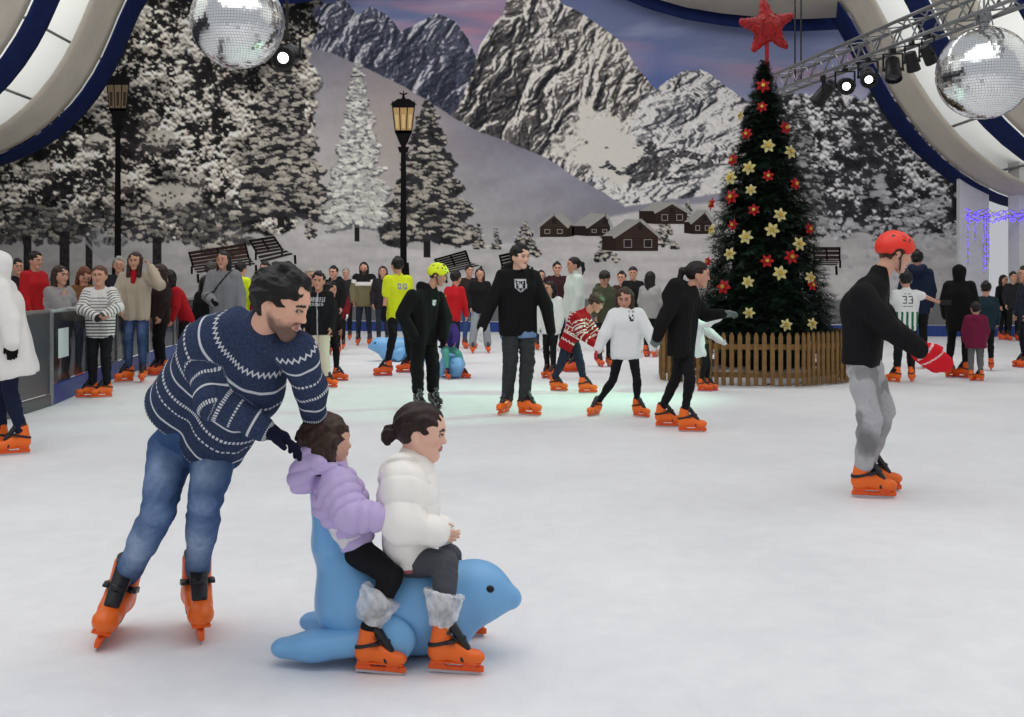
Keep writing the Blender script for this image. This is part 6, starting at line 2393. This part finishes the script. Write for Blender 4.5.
bg('darkbrown', 'dark haired person in dark brown standing right of the beige fleece woman', 161, 16.4, 264, -50, (42, 32, 30), BLK, ('long', (48, 32, 26)))
bg('redbend', 'black haired person in a red jacket stooping beside the black coat', 186, 17.2, 268, -55, (160, 24, 32), (36, 32, 34), ('long', DKH), lean=26)
bg('blackcoat', 'person in a long black coat turned away behind the sweater man', 206, 16.2, 277, 160, BLK, BLK, ('long', DKH), top=dict(hem=.3, fat=1.35))
bg('herring', 'person in a grey herringbone coat behind the woman with the black shoulder strap', 210, 17.6, 262, 150, (116, 118, 122), BLK, ('short', (60, 56, 54)), top=dict(hem=.2, pat=stripes((122, 124, 128), (86, 88, 94), .03, .5, -1)))
bg('greycoat', 'black haired woman in a grey coat with a black shoulder strap', 224, 15.6, 251, -8, (124, 124, 128), (36, 36, 40), ('long', DKH), h=.0105, gloves=((24, 24, 26), (24, 24, 26)),
   ov=dict(elR=(208, 296, 15.5), wrR=(213, 302, 15.2), elL=(240, 294, 15.6), wrL=(241, 312, 15.5)),
   top=dict(name='coat', hem=.2, fat=1.25, arm=1.25, h=.01, pat=lambda col, c: np.where(((np.abs(c['r'] + c['u'] * .75 - .02) < .016) & (c['f'] > 0) & (c['u'] > -.35))[:, None], np.array([22, 22, 24.]), col)))
bg('neon', 'person in a neon yellow vest half hidden behind the grey coat woman', 240, 19.0, 262, 150, (206, 224, 40), BLK, ('short', DKH))
bg('darkred', 'person in a dark red jacket half hidden behind the head of the sweater man', 266, 18.6, 262, -20, (112, 20, 36), BLK, ('short', DKH))
bg('paleback', 'person in a pale knitted cap half hidden behind the lettered hoodie boy', 310, 18.0, 270, 30, (36, 34, 38), BLK, ('beanie', (150, 144, 136)))

# ------------------------------------------------------------------ at the right
bg('jersey', 'boy in a white and green football shirt numbered 33 seen from behind', 906, 15.2, 273, 172, (222, 224, 222), (22, 22, 26), ('short', (26, 24, 32), 1.3), h=.0095, near=True,
   ov=dict(elR=(926, 297, 15.2), wrR=(938, 302, 15.2), hdR=(1, 0, 0, 0)), top=dict(name='football_shirt', sleeve=.5, pat=jersey, h=.0075, fat=1.2, hem=.04), trs=dict(fat=1.2), legs=((.05, .10), (-.05, .16)), toe=((150, 0), (-150, 0)))
_r, _J, _h = ALL['jersey']
_o = MB().box(_J['wrR'] + V(.095, -.03, -.005), (.075, .008, .036)).build('phone', M_BLACK)
tag(_o, 'black phone held by the boy in the number 33 shirt', 'phone')
bg('navyman', 'person in a dark navy jacket behind the red helmet and number 33 shirt', 917, 17.6, 250, 165, (28, 36, 58), BLK, ('short', DKH), top=dict(hood=True))
bg('tallblack', 'tall person in a black hooded coat beside the maroon coat child', 959, 15.9, 264, 150, (17, 17, 19), (18, 18, 20), ('none', DKH), top=dict(name='hooded_coat', hoodup=True, hem=.16, fat=1.3, arm=1.2), legs=((0, .10), (0, .16)), toe=((-150, 0), (120, 0)), lean=3)
bg('maroon', 'small child in a maroon coat and grey trousers seen from behind', 976, 15.4, 305, 175, (108, 28, 58), (98, 98, 98), ('short', (34, 24, 24)), h=.0095, near=True, top=dict(name='coat', hood=True, hem=.12, fat=1.5, arm=1.4, flare=1.15), trs=dict(fat=1.2), legs=((0, .12), (0, .12)), toe=((-140, 0), (140, 0)))
bg('teal', 'child in a dark teal jacket beside the tall black hooded coat', 986, 17.2, 283, 160, (26, 48, 56), BLK, ('short', DKH))
bg('edgeone', 'person in black standing at the right end by the dusk woodland panel, under the lights', 1003, 26.2, 276, 20, BLK, BLK, ('long', DKH))
bg('edgetwo', 'person in a charcoal coat among those at the right end by the woodland panel', 1013, 25.8, 273, -10, (34, 34, 38), BLK, ('short', DKH))
bg('edgethree', 'person in black with fair hair at the far right end by the woodland panel', 1021, 26.0, 272, -20, BLK, BLK, ('long', (150, 130, 90)))
bg('edgeskater', 'person in dark navy clothes cut off by the right edge of the picture', 1027, 17.8, 268, -90, (30, 34, 48), (26, 28, 36), ('short', DKH))
# ------------------------------------------------------------------ camera and light
cam = bpy.data.cameras.new('camera')
co = bpy.data.objects.new('camera', cam)
COL.objects.link(co)
co.location = (0, 0, CAMZ)
co.rotation_euler = (math.pi / 2, 0, 0)
cam.sensor_width = 36
cam.lens = 36 * FPX / 1024
cam.shift_y = -(358.5 - HZ) / 1024
cam.clip_end = 200
SC.camera = co

w = bpy.data.worlds.new('hall_daylight')
SC.world = w
w.use_nodes = True
bg = w.node_tree.nodes['Background']
bg.inputs['Color'].default_value = (.93, .96, 1.0, 1)
bg.inputs['Strength'].default_value = .5


def area(name, loc, size, power, col=(1, 1, 1), rot=(0, 0, 0), sy=None, spread=None):
    l = bpy.data.lights.new(name, 'AREA')
    l.size = size
    if sy:
        l.shape = 'RECTANGLE'
        l.size_y = sy
    l.energy = power
    l.color = col
    if spread:
        l.spread = math.radians(spread)
    o = bpy.data.objects.new(name, l)
    COL.objects.link(o)
    o.location = loc
    o.rotation_euler = rot
    return o


area('overhead_area_lamp', (0, 4.5, 9.5), 14, 620, (1, .99, .97), (0, 0, 0), 10)
area('overhead_area_lamp', (0, 18, 10.2), 20, 1250, (1, .99, .97), (math.radians(42), 0, 0), 6)  # added lamp, tilted at the mural to wash it with light
area('sky_daylight', (-15.5, 20, 12.5), 6, 1500, (.97, .99, 1), (0, math.radians(-45), 0), 24)
area('sky_daylight', (15.5, 20, 12.5), 6, 1500, (.97, .99, 1), (0, math.radians(45), 0), 24)


def spot(name, loc, at, power, col, deg, blend=.6):
    l = bpy.data.lights.new(name, 'SPOT')
    l.energy = power
    l.color = col
    l.spot_size = math.radians(deg)
    l.spot_blend = blend
    l.shadow_soft_size = .12
    o = bpy.data.objects.new(name, l)
    COL.objects.link(o)
    o.location = loc
    d = Vector(at) - Vector(loc)
    o.rotation_euler = d.to_track_quat('-Z', 'Y').to_euler()
    return o


spot('green_stage_spot', tuple(on_truss(912) + V(0, 0, -1.0)), (-.35, 13.0, 0), 1000, (.34, 1, .58), 50, 1.0)

vs = SC.view_settings
SC.display_settings.display_device = 'sRGB'
vs.view_transform = 'Standard'
vs.look = 'None'
vs.gamma = 1
vs.use_curve_mapping = False
vs.exposure = 0.0
try:
    SC.cycles.use_denoising = True
    SC.cycles.max_bounces = 6
    SC.cycles.transparent_max_bounces = 10
    SC.cycles.caustics_reflective = False
    SC.cycles.caustics_refractive = False
except Exception:
    pass
